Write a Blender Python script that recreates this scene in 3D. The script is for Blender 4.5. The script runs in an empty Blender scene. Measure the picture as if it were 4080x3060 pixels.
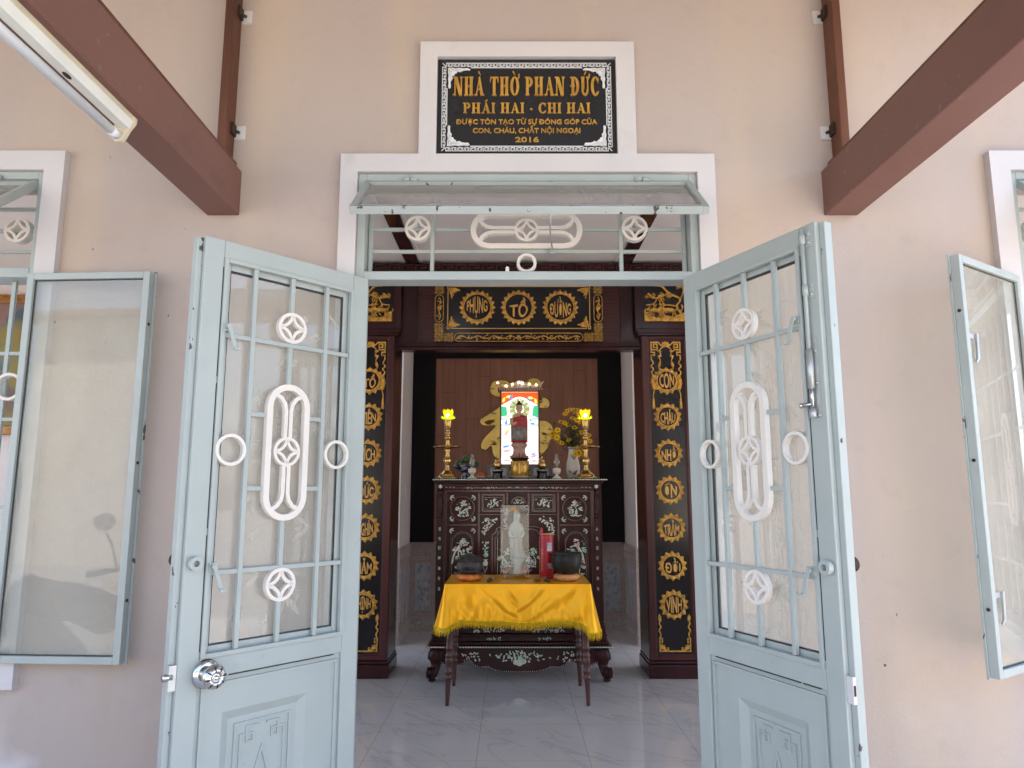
import bpy, bmesh, math, random
from mathutils import Matrix, Vector, noise
SC = bpy.context.scene
R = math.radians
# ------------------------------------------------------------------ camera
cd = bpy.data.cameras.new('camera'); cam = bpy.data.objects.new('camera', cd)
SC.collection.objects.link(cam); SC.camera = cam
cd.sensor_width = 36; cd.lens = 25.06; cd.clip_start = .05; cd.clip_end = 300
cam.location = (0, -2.5, 1.4); cam.rotation_euler = (R(90 + 8.67), 0, 0)
# ------------------------------------------------------------------ world, sun, exposure
SUN_DIR = Vector((-.25, -.40, -1.0)).normalized()          # the way the light travels
W = bpy.data.worlds.new('World'); SC.world = W; W.use_nodes = True
wn = W.node_tree.nodes; bg = wn['Background']
sky = wn.new('ShaderNodeTexSky'); sky.sky_type = 'NISHITA'; sky.sun_disc = False
sky.sun_elevation = math.asin(-SUN_DIR.z); sky.sun_rotation = math.atan2(-SUN_DIR.x, -SUN_DIR.y)
sky.dust_density = 2.0
W.node_tree.links.new(sky.outputs[0], bg.inputs[0]); bg.inputs[1].default_value = .15
sl = bpy.data.lights.new('sun', 'SUN'); sl.energy = 4.4; sl.angle = R(.5); sl.color = (1, .94, .86)
so = bpy.data.objects.new('sun', sl); SC.collection.objects.link(so)
so.rotation_euler = SUN_DIR.to_track_quat('-Z', 'Y').to_euler(); so.location = (6, -8, 12)
SC.view_settings.view_transform = 'Standard'; SC.view_settings.look = 'None'
SC.view_settings.gamma = 1; SC.view_settings.exposure = 2.34
SC.cycles.use_denoising = True
try: SC.cycles.denoiser = 'OPENIMAGEDENOISE'
except Exception: pass
SC.cycles.max_bounces = 12; SC.cycles.diffuse_bounces = 7; SC.cycles.glossy_bounces = 5
SC.cycles.transparent_max_bounces = 16; SC.cycles.transmission_bounces = 6
SC.cycles.sample_clamp_indirect = 4; SC.cycles.caustics_reflective = False; SC.cycles.caustics_refractive = False
# ------------------------------------------------------------------ materials
MATS = {}
def lin(c):                                               # sRGB 0..255 -> linear
    return tuple(((v/255)/12.92 if v/255 <= .04045 else ((v/255+.055)/1.055)**2.4) for v in c)
def pm(name, col, rough=.5, metal=0., var=.1, scale=6., bump=0., bscale=None, spec=.5, stretch=(1, 1, 1), emit=None, est=0., coat=0., col2=None):
    if name in MATS: return MATS[name]
    m = bpy.data.materials.new(name); m.use_nodes = True; t = m.node_tree; n = t.nodes; L = t.links.new
    b = n['Principled BSDF']; b.inputs['Roughness'].default_value = rough; b.inputs['Metallic'].default_value = metal
    b.inputs['Specular IOR Level'].default_value = spec; b.inputs['Coat Weight'].default_value = coat
    tc = n.new('ShaderNodeTexCoord'); mp = n.new('ShaderNodeMapping'); mp.inputs['Scale'].default_value = stretch
    L(tc.outputs['Object'], mp.inputs[0])
    ns = n.new('ShaderNodeTexNoise'); ns.inputs['Scale'].default_value = scale; ns.inputs['Detail'].default_value = 6
    L(mp.outputs[0], ns.inputs['Vector'])
    cr = n.new('ShaderNodeValToRGB'); cr.color_ramp.elements[0].position = .3; cr.color_ramp.elements[1].position = .7
    c2 = col2 or tuple(min(1, v*(1+var)) for v in col)
    cr.color_ramp.elements[0].color = (*[v*(1-var) for v in col], 1) if not col2 else (*col, 1)
    cr.color_ramp.elements[1].color = (*c2, 1)
    L(ns.outputs[0], cr.inputs[0]); L(cr.outputs[0], b.inputs['Base Color'])
    if bump:
        bp = n.new('ShaderNodeBump'); bp.inputs['Strength'].default_value = bump; bp.inputs['Distance'].default_value = .01
        n2 = n.new('ShaderNodeTexNoise'); n2.inputs['Scale'].default_value = bscale or scale*4; n2.inputs['Detail'].default_value = 4
        L(mp.outputs[0], n2.inputs['Vector']); L(n2.outputs[0], bp.inputs['Height']); L(bp.outputs[0], b.inputs['Normal'])
    if emit:
        b.inputs['Emission Color'].default_value = (*emit, 1); b.inputs['Emission Strength'].default_value = est
    MATS[name] = m; return m
def nodes(m): return m.node_tree.nodes, m.node_tree.links.new, m.node_tree.nodes['Principled BSDF']
def mixc(m, fac, col, sock='Base Color'):                 # lay a colour over the base with a mask socket
    n, L, b = nodes(m); src = b.inputs[sock].links[0].from_socket
    mx = n.new('ShaderNodeMix'); mx.data_type = 'RGBA'
    L(fac, mx.inputs[0]); L(src, mx.inputs[6]); mx.inputs[7].default_value = (*col, 1); L(mx.outputs[2], b.inputs[sock])
def mnode(m, op, a, b=None, clamp=False):
    n, L, _ = nodes(m); x = n.new('ShaderNodeMath'); x.operation = op; x.use_clamp = clamp
    for i, v in enumerate((a, b)):
        if v is None: continue
        if isinstance(v, (int, float)): x.inputs[i].default_value = v
        else: L(v, x.inputs[i])
    return x.outputs[0]
def noise_mask(m, scale, lo, hi, stretch=(1, 1, 1), off=0, detail=4):
    n, L, _ = nodes(m); tc = n.new('ShaderNodeTexCoord'); mp = n.new('ShaderNodeMapping')
    mp.inputs['Scale'].default_value = stretch; mp.inputs['Location'].default_value = (off, off*.7, off*1.3)
    L(tc.outputs['Object'], mp.inputs[0]); ns = n.new('ShaderNodeTexNoise'); ns.inputs['Scale'].default_value = scale
    ns.inputs['Detail'].default_value = detail; L(mp.outputs[0], ns.inputs['Vector'])
    mr = n.new('ShaderNodeMapRange'); mr.inputs[1].default_value = lo; mr.inputs[2].default_value = hi
    L(ns.outputs[0], mr.inputs[0]); return mr.outputs[0]
def axis(m, i):
    n, L, _ = nodes(m); tc = n.new('ShaderNodeTexCoord'); s = n.new('ShaderNodeSeparateXYZ')
    L(tc.outputs['Object'], s.inputs[0]); return s.outputs[i]
def ramp(m, sock, lo, hi, a=0., b=1.):
    n, L, _ = nodes(m); mr = n.new('ShaderNodeMapRange')
    for i, v in ((1, lo), (2, hi), (3, a), (4, b)): mr.inputs[i].default_value = v
    L(sock, mr.inputs[0]); return mr.outputs[0]
# painted plaster of the front wall: faint roller mottling, salt bloom near the ground, water runs, fly specks
wall_m = pm('wall_paint', (.480, .398, .362), .75, var=.05, scale=.9, bump=.14, bscale=90)
bloom = mnode(wall_m, 'MULTIPLY', noise_mask(wall_m, 3.2, .54, .66), ramp(wall_m, axis(wall_m, 2), .75, .35), True)
mixc(wall_m, mnode(wall_m, 'MULTIPLY', bloom, 1.0, True), (.70, .66, .68))
runs = mnode(wall_m, 'MULTIPLY', noise_mask(wall_m, 2.2, .56, .68, (5, 1, .22), 3.1), ramp(wall_m, axis(wall_m, 2), 1.6, .6), True)
mixc(wall_m, mnode(wall_m, 'MULTIPLY', runs, .3), (.46, .34, .22))
mixc(wall_m, mnode(wall_m, 'MULTIPLY', noise_mask(wall_m, 1.1, .48, .70, (2.5, 1, .35), 7), .45), (.60, .47, .34))
vz = wall_m.node_tree.nodes.new('ShaderNodeTexVoronoi'); vz.inputs['Scale'].default_value = 5.5
wall_m.node_tree.links.new(wall_m.node_tree.nodes['Texture Coordinate'].outputs['Object'], vz.inputs['Vector'])
mixc(wall_m, mnode(wall_m, 'MULTIPLY', mnode(wall_m, 'LESS_THAN', vz.outputs['Distance'], .026), noise_mask(wall_m, 5, .5, .56, off=9)), (.10, .08, .07))
vz2 = wall_m.node_tree.nodes.new('ShaderNodeTexVoronoi'); vz2.inputs['Scale'].default_value = 9
mp2 = wall_m.node_tree.nodes.new('ShaderNodeMapping'); mp2.inputs['Scale'].default_value = (1.6, 1, .7); mp2.inputs['Rotation'].default_value = (0, .5, 0)
wall_m.node_tree.links.new(wall_m.node_tree.nodes['Texture Coordinate'].outputs['Object'], mp2.inputs[0]); wall_m.node_tree.links.new(mp2.outputs[0], vz2.inputs['Vector'])
mixc(wall_m, mnode(wall_m, 'MULTIPLY', mnode(wall_m, 'LESS_THAN', vz2.outputs['Distance'], .034), noise_mask(wall_m, 2.4, .50, .54, off=31)), (.20, .15, .12))
mixc(wall_m, mnode(wall_m, 'MULTIPLY', noise_mask(wall_m, 13, .60, .72, off=17, detail=8), .22), (.40, .33, .28))
trim_m = pm('trim_paint', (.64, .61, .615), .6, var=.03, scale=3, bump=.08, bscale=120)
mixc(trim_m, mnode(trim_m, 'MULTIPLY', noise_mask(trim_m, 6, .62, .75, off=5), .4), (.44, .41, .38))
steel_m = pm('pale_blue_paint', (.412, .456, .444), .38, var=.05, scale=5, bump=.06, bscale=70)
mixc(steel_m, mnode(steel_m, 'MULTIPLY', noise_mask(steel_m, 28, .70, .76, off=2), .35), (.30, .35, .34))
mixc(steel_m, mnode(steel_m, 'MULTIPLY', noise_mask(steel_m, 2.6, .50, .72, (1, 1, .6), 13, 8), .22), (.33, .36, .34))
chipped_m = pm('chipped_blue_paint', (.395, .437, .426), .4, var=.06, scale=5, bump=.08)
mixc(chipped_m, noise_mask(chipped_m, 34, .655, .68, (1, 1, .6), 4), (.06, .055, .05))
white_m = pm('cream_metal_paint', (.78, .73, .68), .42, var=.03, scale=9, bump=.05)
beam_m = pm('beam_paint', (.180, .083, .066), .5, var=.07, scale=2.5, bump=.1, bscale=90)
mixc(beam_m, mnode(beam_m, 'MULTIPLY', noise_mask(beam_m, 7, .60, .75, (1, .4, 1), 3, 8), .35), (.11, .05, .04)); mixc(beam_m, mnode(beam_m, 'MULTIPLY', noise_mask(beam_m, 30, .68, .72, off=6), .5), (.26, .17, .14))
post_m = pm('rusty_post', (.115, .04, .022), .55, var=.35, scale=9, bump=.25, stretch=(1, 1, .25))
rust_m = pm('rust_metal', (.05, .03, .022), .7, .4, var=.4, scale=40)
zinc_m = pm('galvanised_steel', (.50, .52, .52), .38, .55, var=.12, scale=30)
chrome_m = pm('chrome', (.62, .61, .60), .13, 1., var=.04)
cream_m = pm('aged_cream_plastic', (.66, .58, .42), .45, var=.12, scale=14)
tube_m = pm('lamp_tube_glass', (.82, .85, .88), .25, var=.02)
granite_m = pm('black_granite', (.018, .018, .021), .28, var=.35, scale=160)
gold_m = pm('gilt_lettering', (.56, .30, .055), .35, .25, var=.28, scale=18)
silver_m = pm('silver_white_paint', (.74, .74, .76), .4, var=.04, scale=30)
altar_frame_m = pm('altar_moulding', (.062, .017, .016), .2, var=.35, scale=6, stretch=(1, 1, .2), spec=.5)  # altar wood made lighter: the mouldings' highlights are put into its colour
altar_m = pm('altar_wood', (.036, .0095, .0095), .30, var=.4, scale=5, stretch=(1, 1, .15), spec=.22)
wood_m = pm('dark_lacquered_wood', (.034, .0085, .0095), .22, var=.4, scale=5, stretch=(1, 1, .12), spec=.35, coat=.08)
red_wood_m = pm('dark_red_wood', (.062, .014, .013), .3, var=.3, scale=5, stretch=(1, 1, .12))
black_m = pm('black_lacquer', (.0085, .0075, .0095), .18, var=.3, scale=8)
gilt_m = pm('gilt_carving', (.62, .345, .062), .36, .25, var=.45, scale=34, bump=.35, bscale=60)
flat_gilt_m = pm('flat_gilt', (.70, .40, .10), .42, .1, var=.1, scale=12)
grey_wall_m = pm('grey_plaster', (.66, .62, .60), .8, var=.04, scale=2, bump=.06)
white_wall_m = pm('white_plaster', (.70, .69, .68), .75, var=.03, scale=2)
ceil_m = pm('ceiling_paint', (.68, .64, .62), .8, var=.02, scale=2)
brass_m = pm('brass', (.62, .40, .14), .2, .95, var=.18, scale=24)
cloth_m = pm('satin_cloth', (.98, .465, .006), .34, .38, var=.05, scale=7, spec=.35)
nodes(cloth_m)[2].inputs['Anisotropic'].default_value = .5
fringe_m = pm('yellow_fringe', (1.0, .62, .004), .55, var=.12, scale=40)
iron_m = pm('dark_bronze', (.03, .031, .027), .42, .55, var=.4, scale=12)
fishwood_m = pm('dark_carved_wood', (.045, .040, .039), .5, var=.3, scale=20, bump=.2)
red_m = pm('red_card', (.42, .012, .03), .35, var=.06)
porc_m = pm('white_porcelain', (.70, .66, .58), .25, var=.06, scale=20)
statue_m = pm('white_statue_glaze', (.52, .56, .53), .35, var=.05)
green_m = pm('green_leaf', (.045, .085, .025), .5, var=.35, scale=20)
fruit_m = pm('green_fruit', (.05, .12, .035), .4, var=.3, scale=16)
yellow_m = pm('yellow_petal', (1.0, .60, .015), .55, var=.2, scale=40)
photo_m = pm('pale_print', (.62, .62, .64), .4, var=.1, scale=18)
soffit_m = pm('soffit_paint', (.26, .23, .21), .8, var=.03)
concrete_m = pm('concrete', (.27, .25, .22), .85, var=.12, scale=1.5, bump=.15)
house_m = pm('cream_house_paint', (.66, .58, .46), .8, var=.04, scale=1.5)
red_silk_m = pm('red_silk', (.50, .06, .03), .35, var=.5, scale=30, col2=(.75, .33, .05))
gold_silk_m = pm('gold_silk', (.62, .40, .08), .4, var=.4, scale=30, col2=(.70, .25, .16))
skin_m = pm('statue_skin', (.60, .36, .22), .5, var=.05)
robe_m = pm('statue_robe', (.36, .03, .04), .5, var=.3, scale=30)
etch_m = None
def glass(name, tint=(.96, .98, .97), milky=.05, rough=.02, ior=1.5, col=(.72, .70, .62)):
    if name in MATS: return MATS[name]
    m = bpy.data.materials.new(name); m.use_nodes = True; t = m.node_tree; n = t.nodes; L = t.links.new
    n.remove(n['Principled BSDF']); out = n['Material Output']
    tr = n.new('ShaderNodeBsdfTransparent'); tr.inputs[0].default_value = (*tint, 1)
    gl = n.new('ShaderNodeBsdfGlossy'); gl.inputs['Roughness'].default_value = rough
    fr = n.new('ShaderNodeFresnel'); fr.inputs[0].default_value = ior
    ge = n.new('ShaderNodeNewGeometry'); fm = n.new('ShaderNodeMath'); fm.operation = 'SUBTRACT'; fm.inputs[0].default_value = 1; L(ge.outputs['Backfacing'], fm.inputs[1])
    fk = n.new('ShaderNodeMath'); fk.operation = 'MULTIPLY'; L(fr.outputs[0], fk.inputs[0]); L(fm.outputs[0], fk.inputs[1]); fk.use_clamp = True
    f2 = n.new('ShaderNodeMath'); f2.operation = 'MULTIPLY'; f2.use_clamp = True; f2.inputs[1].default_value = 1.45; L(fk.outputs[0], f2.inputs[0]); fk = f2
    mx = n.new('ShaderNodeMixShader'); L(fk.outputs[0], mx.inputs[0]); L(tr.outputs[0], mx.inputs[1]); L(gl.outputs[0], mx.inputs[2])
    df = n.new('ShaderNodeBsdfDiffuse'); df.inputs[0].default_value = (*col, 1)
    tc = n.new('ShaderNodeTexCoord'); ns = n.new('ShaderNodeTexNoise'); ns.inputs['Scale'].default_value = 3.5; ns.inputs['Detail'].default_value = 5
    L(tc.outputs['Object'], ns.inputs['Vector']); mr = n.new('ShaderNodeMapRange'); mr.inputs[1].default_value = .3; mr.inputs[2].default_value = .75
    mr.inputs[3].default_value = milky*.6; mr.inputs[4].default_value = milky*1.6; L(ns.outputs[0], mr.inputs[0])
    m2 = n.new('ShaderNodeMixShader'); L(mr.outputs[0], m2.inputs[0]); L(mx.outputs[0], m2.inputs[1]); L(df.outputs[0], m2.inputs[2])
    L(m2.outputs[0], out.inputs[0]); MATS[name] = m; return m
glass_m = glass('window_glass', milky=.17, col=(.70, .66, .58))
flap_glass_m = glass('flap_glass', (.80, .78, .75), milky=.33, col=(.50, .47, .43))  # greyer, more opaque glass: a flat tan tone mixed over the pane
clear_m = glass('clear_glass', (.93, .97, .95), milky=.08)
chimney_m = glass('lamp_chimney_glass', (.9, .9, .9), milky=.14)
etch_m = glass('etched_glass', (.97, .97, .97), milky=.22, rough=.3)
def emis(name, col, st):
    return pm(name, tuple(v*.6 for v in col), .4, var=.0, emit=col, est=st)
def pearl():
    m = pm('mother_of_pearl', (.55, .60, .50), .25, var=.2, scale=30)
    n, L, b = nodes(m)
    mixc(m, noise_mask(m, 13, .5, .62, off=1), (.30, .60, .42)); mixc(m, noise_mask(m, 17, .56, .64, off=6), (.72, .66, .60)); mixc(m, noise_mask(m, 15, .6, .66, off=11), (.60, .40, .36))
    return m
pearl_m = pearl()
def floor_mat():
    m = pm('polished_marble_tile', (.56, .57, .575), .03, var=.05, scale=2.2, spec=.85)
    n, L, b = nodes(m)
    tc = n.new('ShaderNodeTexCoord'); mp = n.new('ShaderNodeMapping'); mp.vector_type = 'TEXTURE'; mp.inputs['Rotation'].default_value = (0, 0, R(-52)); mp.inputs['Scale'].default_value = (1.5, .42, 1)
    L(tc.outputs['Object'], mp.inputs[0]); ns = n.new('ShaderNodeTexNoise'); ns.inputs['Scale'].default_value = 1.7; ns.inputs['Detail'].default_value = 7; ns.inputs['Distortion'].default_value = .7
    L(mp.outputs[0], ns.inputs['Vector'])
    v = mnode(m, 'ABSOLUTE', mnode(m, 'SUBTRACT', ns.outputs[0], .5)); vein = ramp(m, v, 0, .020, .36, 0)
    mixc(m, mnode(m, 'MULTIPLY', vein, 1.0), (.34, .33, .32))
    # grout: 0.6 m tiles, lines through x = -0.189 and y = 2.72
    gx = mnode(m, 'ABSOLUTE', mnode(m, 'SUBTRACT', mnode(m, 'FRACT', mnode(m, 'DIVIDE', mnode(m, 'ADD', axis(m, 0), 60.189+.3), .6)), .5))
    gy = mnode(m, 'ABSOLUTE', mnode(m, 'SUBTRACT', mnode(m, 'FRACT', mnode(m, 'DIVIDE', mnode(m, 'ADD', axis(m, 1), 60-2.72+.3), .6)), .5))
    g = mnode(m, 'LESS_THAN', mnode(m, 'MINIMUM', gx, gy), .0024)
    mixc(m, g, (.30, .295, .29)); return m
def planks_mat():
    m = pm('wood_plank_cladding', (.27, .115, .07), .35, var=.16, scale=7, stretch=(3, 1, .35))
    fx = mnode(m, 'FRACT', mnode(m, 'DIVIDE', mnode(m, 'ADD', axis(m, 0), 20), .128))
    row = mnode(m, 'FLOOR', mnode(m, 'DIVIDE', mnode(m, 'ADD', axis(m, 0), 20), .128))
    sh = mnode(m, 'MULTIPLY', mnode(m, 'FRACT', mnode(m, 'MULTIPLY', row, .618)), 1.2)
    fz = mnode(m, 'FRACT', mnode(m, 'DIVIDE', mnode(m, 'ADD', axis(m, 2), sh), 1.2))
    tint = mnode(m, 'FRACT', mnode(m, 'MULTIPLY', row, .377)); mixc(m, mnode(m, 'MULTIPLY', tint, .35), (.20, .09, .055))
    mixc(m, mnode(m, 'LESS_THAN', fx, .02), (.03, .012, .008)); mixc(m, mnode(m, 'LESS_THAN', fz, .0025), (.03, .012, .008)); return m
def tile_mat():
    m = pm('wainscot_tile', (.36, .31, .29), .16, var=.16, scale=26); n, L, b = nodes(m); return m
tile_m = tile_mat(); tile_line_m = pm('wainscot_tile_border', (.44, .36, .34), .2, var=.12, scale=30)
tile_pic_m = pm('wainscot_flower_tile', (.40, .42, .45), .14, var=.1, scale=20)
mixc(tile_pic_m, mnode(tile_pic_m, 'MULTIPLY', noise_mask(tile_pic_m, 30, .50, .62, (1, 1, .7), 3), .75), (.20, .23, .31))
marble_band_m = pm('speckled_marble_band', (.40, .38, .36), .2, var=.35, scale=60)
floor_m = floor_mat(); planks_m = planks_mat()
# ------------------------------------------------------------------ mesh helpers
class MB:
    def __init__(s): s.v = []; s.f = []; s.sm = []
    def add(s, vs, fs, smooth=False, M=None):
        o = len(s.v); s.v += [tuple(M @ Vector(p)) if M else tuple(p) for p in vs]
        s.f += [tuple(o+i for i in f) for f in fs]; s.sm += [smooth]*len(fs); return s
    def box(s, x0, x1, y0, y1, z0, z1, M=None):
        return s.add([(x, y, z) for x in (x0, x1) for y in (y0, y1) for z in (z0, z1)],
                     [(0, 1, 3, 2), (4, 6, 7, 5), (0, 4, 5, 1), (2, 3, 7, 6), (0, 2, 6, 4), (1, 5, 7, 3)], False, M)
    def prism(s, poly, y0, y1, M=None):                   # polygon in x,z pushed along y
        n = len(poly); vs = [(x, y0, z) for x, z in poly]+[(x, y1, z) for x, z in poly]
        return s.add(vs, [tuple(range(n)), tuple(range(2*n-1, n-1, -1))]+[(i, (i+1) % n, n+(i+1) % n, n+i) for i in range(n)], False, M)
    def pillow(s, poly, y0, y1, inset, M=None):           # prism whose front (y0) is a little smaller: a chamfered relief
        n = len(poly); cx = sum(p[0] for p in poly)/n; cz = sum(p[1] for p in poly)/n
        fr = [(cx+(x-cx)*(1-inset), cz+(z-cz)*(1-inset)) for x, z in poly]
        vs = [(x, y0, z) for x, z in fr]+[(x, y1, z) for x, z in poly]
        return s.add(vs, [tuple(range(n))]+[(i, (i+1) % n, n+(i+1) % n, n+i) for i in range(n)], False, M)
    def strip(s, pts, w, y0, y1, closed=False, M=None):   # mitred ribbon in x,z with thickness along y
        n = len(pts); ws = w if isinstance(w, (list, tuple)) else [w]*n; a = []; b = []
        for i in range(n):
            p = Vector(pts[i]); q0 = Vector(pts[(i-1) % n]) if (closed or i) else None; q1 = Vector(pts[(i+1) % n]) if (closed or i < n-1) else None
            d0 = (p-q0).normalized() if q0 is not None else None; d1 = (q1-p).normalized() if q1 is not None else None
            if d0 is None: d0 = d1
            if d1 is None: d1 = d0
            t = d0+d1
            t = t.normalized() if t.length > 1e-6 else d0
            nn = Vector((-t.y, t.x)); k = max(.35, nn.dot(Vector((-d0.y, d0.x)))); h = ws[i]/2/k
            a.append(p+nn*h); b.append(p-nn*h)
        vs = [(p.x, y0, p.y) for p in a]+[(p.x, y0, p.y) for p in b]+[(p.x, y1, p.y) for p in a]+[(p.x, y1, p.y) for p in b]
        fs = []
        for i in range(n if closed else n-1):
            j = (i+1) % n; fs += [(i, j, n+j, n+i), (2*n+i, 3*n+i, 3*n+j, 2*n+j), (i, 2*n+i, 2*n+j, j), (n+i, n+j, 3*n+j, 3*n+i)]
        if not closed: fs += [(0, n, 3*n, 2*n), (n-1, 3*n-1, 4*n-1, 2*n-1)]
        return s.add(vs, fs, False, M)
    def lathe(s, prof, c=(0, 0, 0), seg=24, M=None, smooth=True):
        vs = []; n = len(prof)
        for r, z in prof:
            for k in range(seg):
                a = 2*math.pi*k/seg; vs.append((c[0]+r*math.cos(a), c[1]+r*math.sin(a), c[2]+z))
        fs = [(i*seg+k, i*seg+(k+1) % seg, (i+1)*seg+(k+1) % seg, (i+1)*seg+k) for i in range(n-1) for k in range(seg)]
        fs += [tuple(range(seg-1, -1, -1)), tuple((n-1)*seg+k for k in range(seg))]
        return s.add(vs, fs, smooth, M)
    def tube(s, path, r, seg=8, M=None, smooth=True):
        n = len(path); rs = r if isinstance(r, (list, tuple)) else [r]*n; vs = []; up = None
        for i in range(n):
            p = Vector(path[i]); t = (Vector(path[min(i+1, n-1)])-Vector(path[max(i-1, 0)])).normalized()
            if up is None: up = t.orthogonal().normalized()
            else:
                up = up-t*up.dot(t); up = up.normalized() if up.length > 1e-6 else t.orthogonal().normalized()
            w = t.cross(up)
            for k in range(seg):
                a = 2*math.pi*k/seg; vs.append(p+(up*math.cos(a)+w*math.sin(a))*rs[i])
        fs = [(i*seg+k, i*seg+(k+1) % seg, (i+1)*seg+(k+1) % seg, (i+1)*seg+k) for i in range(n-1) for k in range(seg)]
        fs += [tuple(range(seg-1, -1, -1)), tuple((n-1)*seg+k for k in range(seg))]
        return s.add(vs, fs, smooth, M)
    def ball(s, c, rad, seg=14, rings=9, M=None):
        rx, ry, rz = rad if isinstance(rad, (tuple, list)) else (rad,)*3; vs = [(c[0], c[1], c[2]+rz)]; fs = []
        for i in range(1, rings):
            th = math.pi*i/rings
            for k in range(seg):
                a = 2*math.pi*k/seg; vs.append((c[0]+rx*math.sin(th)*math.cos(a), c[1]+ry*math.sin(th)*math.sin(a), c[2]+rz*math.cos(th)))
        vs.append((c[0], c[1], c[2]-rz)); e = len(vs)-1
        fs += [(0, 1+k, 1+(k+1) % seg) for k in range(seg)]
        fs += [(1+i*seg+k, 1+(i+1)*seg+k, 1+(i+1)*seg+(k+1) % seg, 1+i*seg+(k+1) % seg) for i in range(rings-2) for k in range(seg)]
        fs += [(e, 1+(rings-2)*seg+(k+1) % seg, 1+(rings-2)*seg+k) for k in range(seg)]
        return s.add(vs, fs, True, M)
    def loft(s, secs, seg=16, M=None, wob=None):           # secs: (z, cx, cy, rx, ry)
        vs = []; n = len(secs)
        for z, cx, cy, rx, ry in secs:
            for k in range(seg):
                a = 2*math.pi*k/seg; q = 1+(wob(z, a) if wob else 0); vs.append((cx+rx*q*math.cos(a), cy+ry*q*math.sin(a), z))
        fs = [(i*seg+k, i*seg+(k+1) % seg, (i+1)*seg+(k+1) % seg, (i+1)*seg+k) for i in range(n-1) for k in range(seg)]
        fs += [tuple(range(seg-1, -1, -1)), tuple((n-1)*seg+k for k in range(seg))]
        return s.add(vs, fs, True, M)
    def build(s, name, m, parent=None, bevel=0., local=False, subsurf=0, label=None, loc=None):
        me = bpy.data.meshes.new(name); vs = s.v
        if parent is not None and not local:
            I = FR[parent.name].inverted(); vs = [tuple(I @ Vector(p)) for p in vs]
        if loc is not None: vs = [(p[0]-loc[0], p[1]-loc[1], p[2]-loc[2]) for p in vs]
        me.from_pydata(vs, [], s.f); me.polygons.foreach_set('use_smooth', s.sm)
        bm = bmesh.new(); bm.from_mesh(me); bmesh.ops.recalc_face_normals(bm, faces=bm.faces); bm.to_mesh(me); bm.free(); me.update()
        o = bpy.data.objects.new(name, me); SC.collection.objects.link(o); me.materials.append(m)
        if loc is not None: o.location = loc
        if parent is not None:
            o.parent = parent; FR[o.name] = FR[parent.name]
        if bevel:
            b = o.modifiers.new('bevel', 'BEVEL'); b.width = bevel; b.segments = 2; b.limit_method = 'ANGLE'; b.angle_limit = R(40)
        if subsurf:
            q = o.modifiers.new('sub', 'SUBSURF'); q.levels = subsurf; q.render_levels = subsurf
        if label: o['label'] = label
        return o
FR = {}                                                    # frame (world matrix) of each thing and of its parts
def tag(o, label, cat, group=None):
    o['label'] = label; o['category'] = cat
    if group: o['group'] = group
    return o
def thing(name, label, cat, loc=(0, 0, 0), rz=0., group=None):
    o = bpy.data.objects.new(name, None); SC.collection.objects.link(o); o.empty_display_size = .1
    o.location = loc; o.rotation_euler = (0, 0, rz); FR[o.name] = Matrix.Translation(loc) @ Matrix.Rotation(rz, 4, 'Z')
    return tag(o, label, cat, group)
def struct(o): o['kind'] = 'structure'; return o
def arc(cx, cz, r, a0, a1, n, rz=None):
    rz = r if rz is None else rz
    return [(cx+r*math.cos(R(a0+(a1-a0)*i/n)), cz+rz*math.sin(R(a0+(a1-a0)*i/n))) for i in range(n+1)]
def circ(cx, cz, r, n=28, rz=None): return arc(cx, cz, r, 0, 360, n, rz)[:-1]
def spline(pts, sub=5, closed=False):                      # Catmull-Rom through 2-D or 3-D points
    P = [Vector(p) for p in pts]; n = len(P); out = []
    for i in range(n if closed else n-1):
        a, b, c, d = (P[(i-1) % n] if closed or i else P[0]), P[i], P[(i+1) % n], (P[(i+2) % n] if closed or i < n-2 else P[-1])
        for k in range(sub):
            t = k/sub; out.append(tuple(.5*((2*b)+(c-a)*t+(2*a-5*b+4*c-d)*t*t+(3*b-a-3*c+d)*t*t*t)))
    if not closed: out.append(tuple(P[-1]))
    return out
def leafpoly(x, z, ang, L, w):
    pts = [(0, 0), (.25, .42), (.55, .5), (.8, .3), (1, 0), (.8, -.3), (.55, -.5), (.25, -.42)]
    c, s = math.cos(ang), math.sin(ang)
    return [(x+L*u*c-w*v*s, z+L*u*s+w*v*c) for u, v in pts]
_TX = {}
def text_geo(s, off=0.):
    k = (s, off)
    if k not in _TX:
        c = bpy.data.curves.new('lettering_curve', 'FONT'); c.body = s; c.size = 1; c.resolution_u = 3; c.offset = off; c.extrude = .05
        o = bpy.data.objects.new('lettering_curve', c); me = o.to_mesh()
        _TX[k] = ([tuple(v.co) for v in me.vertices], [tuple(p.vertices) for p in me.polygons])
        o.to_mesh_clear(); bpy.data.objects.remove(o); bpy.data.curves.remove(c)
    return _TX[k]
def text(mb, s, cx, cz, w, h, y0, y1, off=0., fn=None, cap=False, M=None):
    v, f = text_geo(s.replace('Đ', 'Ð'), off)
    if not v: return
    xs = [p[0] for p in v]; zs = [p[1] for p in v]; ax, bx = min(xs), max(xs)
    az, bz = (0, .727) if cap else (min(zs), max(zs))
    out = []
    for p in v:
        u = (p[0]-ax)/(bx-ax)*2-1; q = (p[1]-az)/(bz-az)*2-1; y = y0 if p[2] > 0 else y1
        if fn: u, q = fn(u, q)
        out.append((cx+u*w/2, y, cz+q*h/2))
    mb.add(out, f, False, M)
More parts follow.
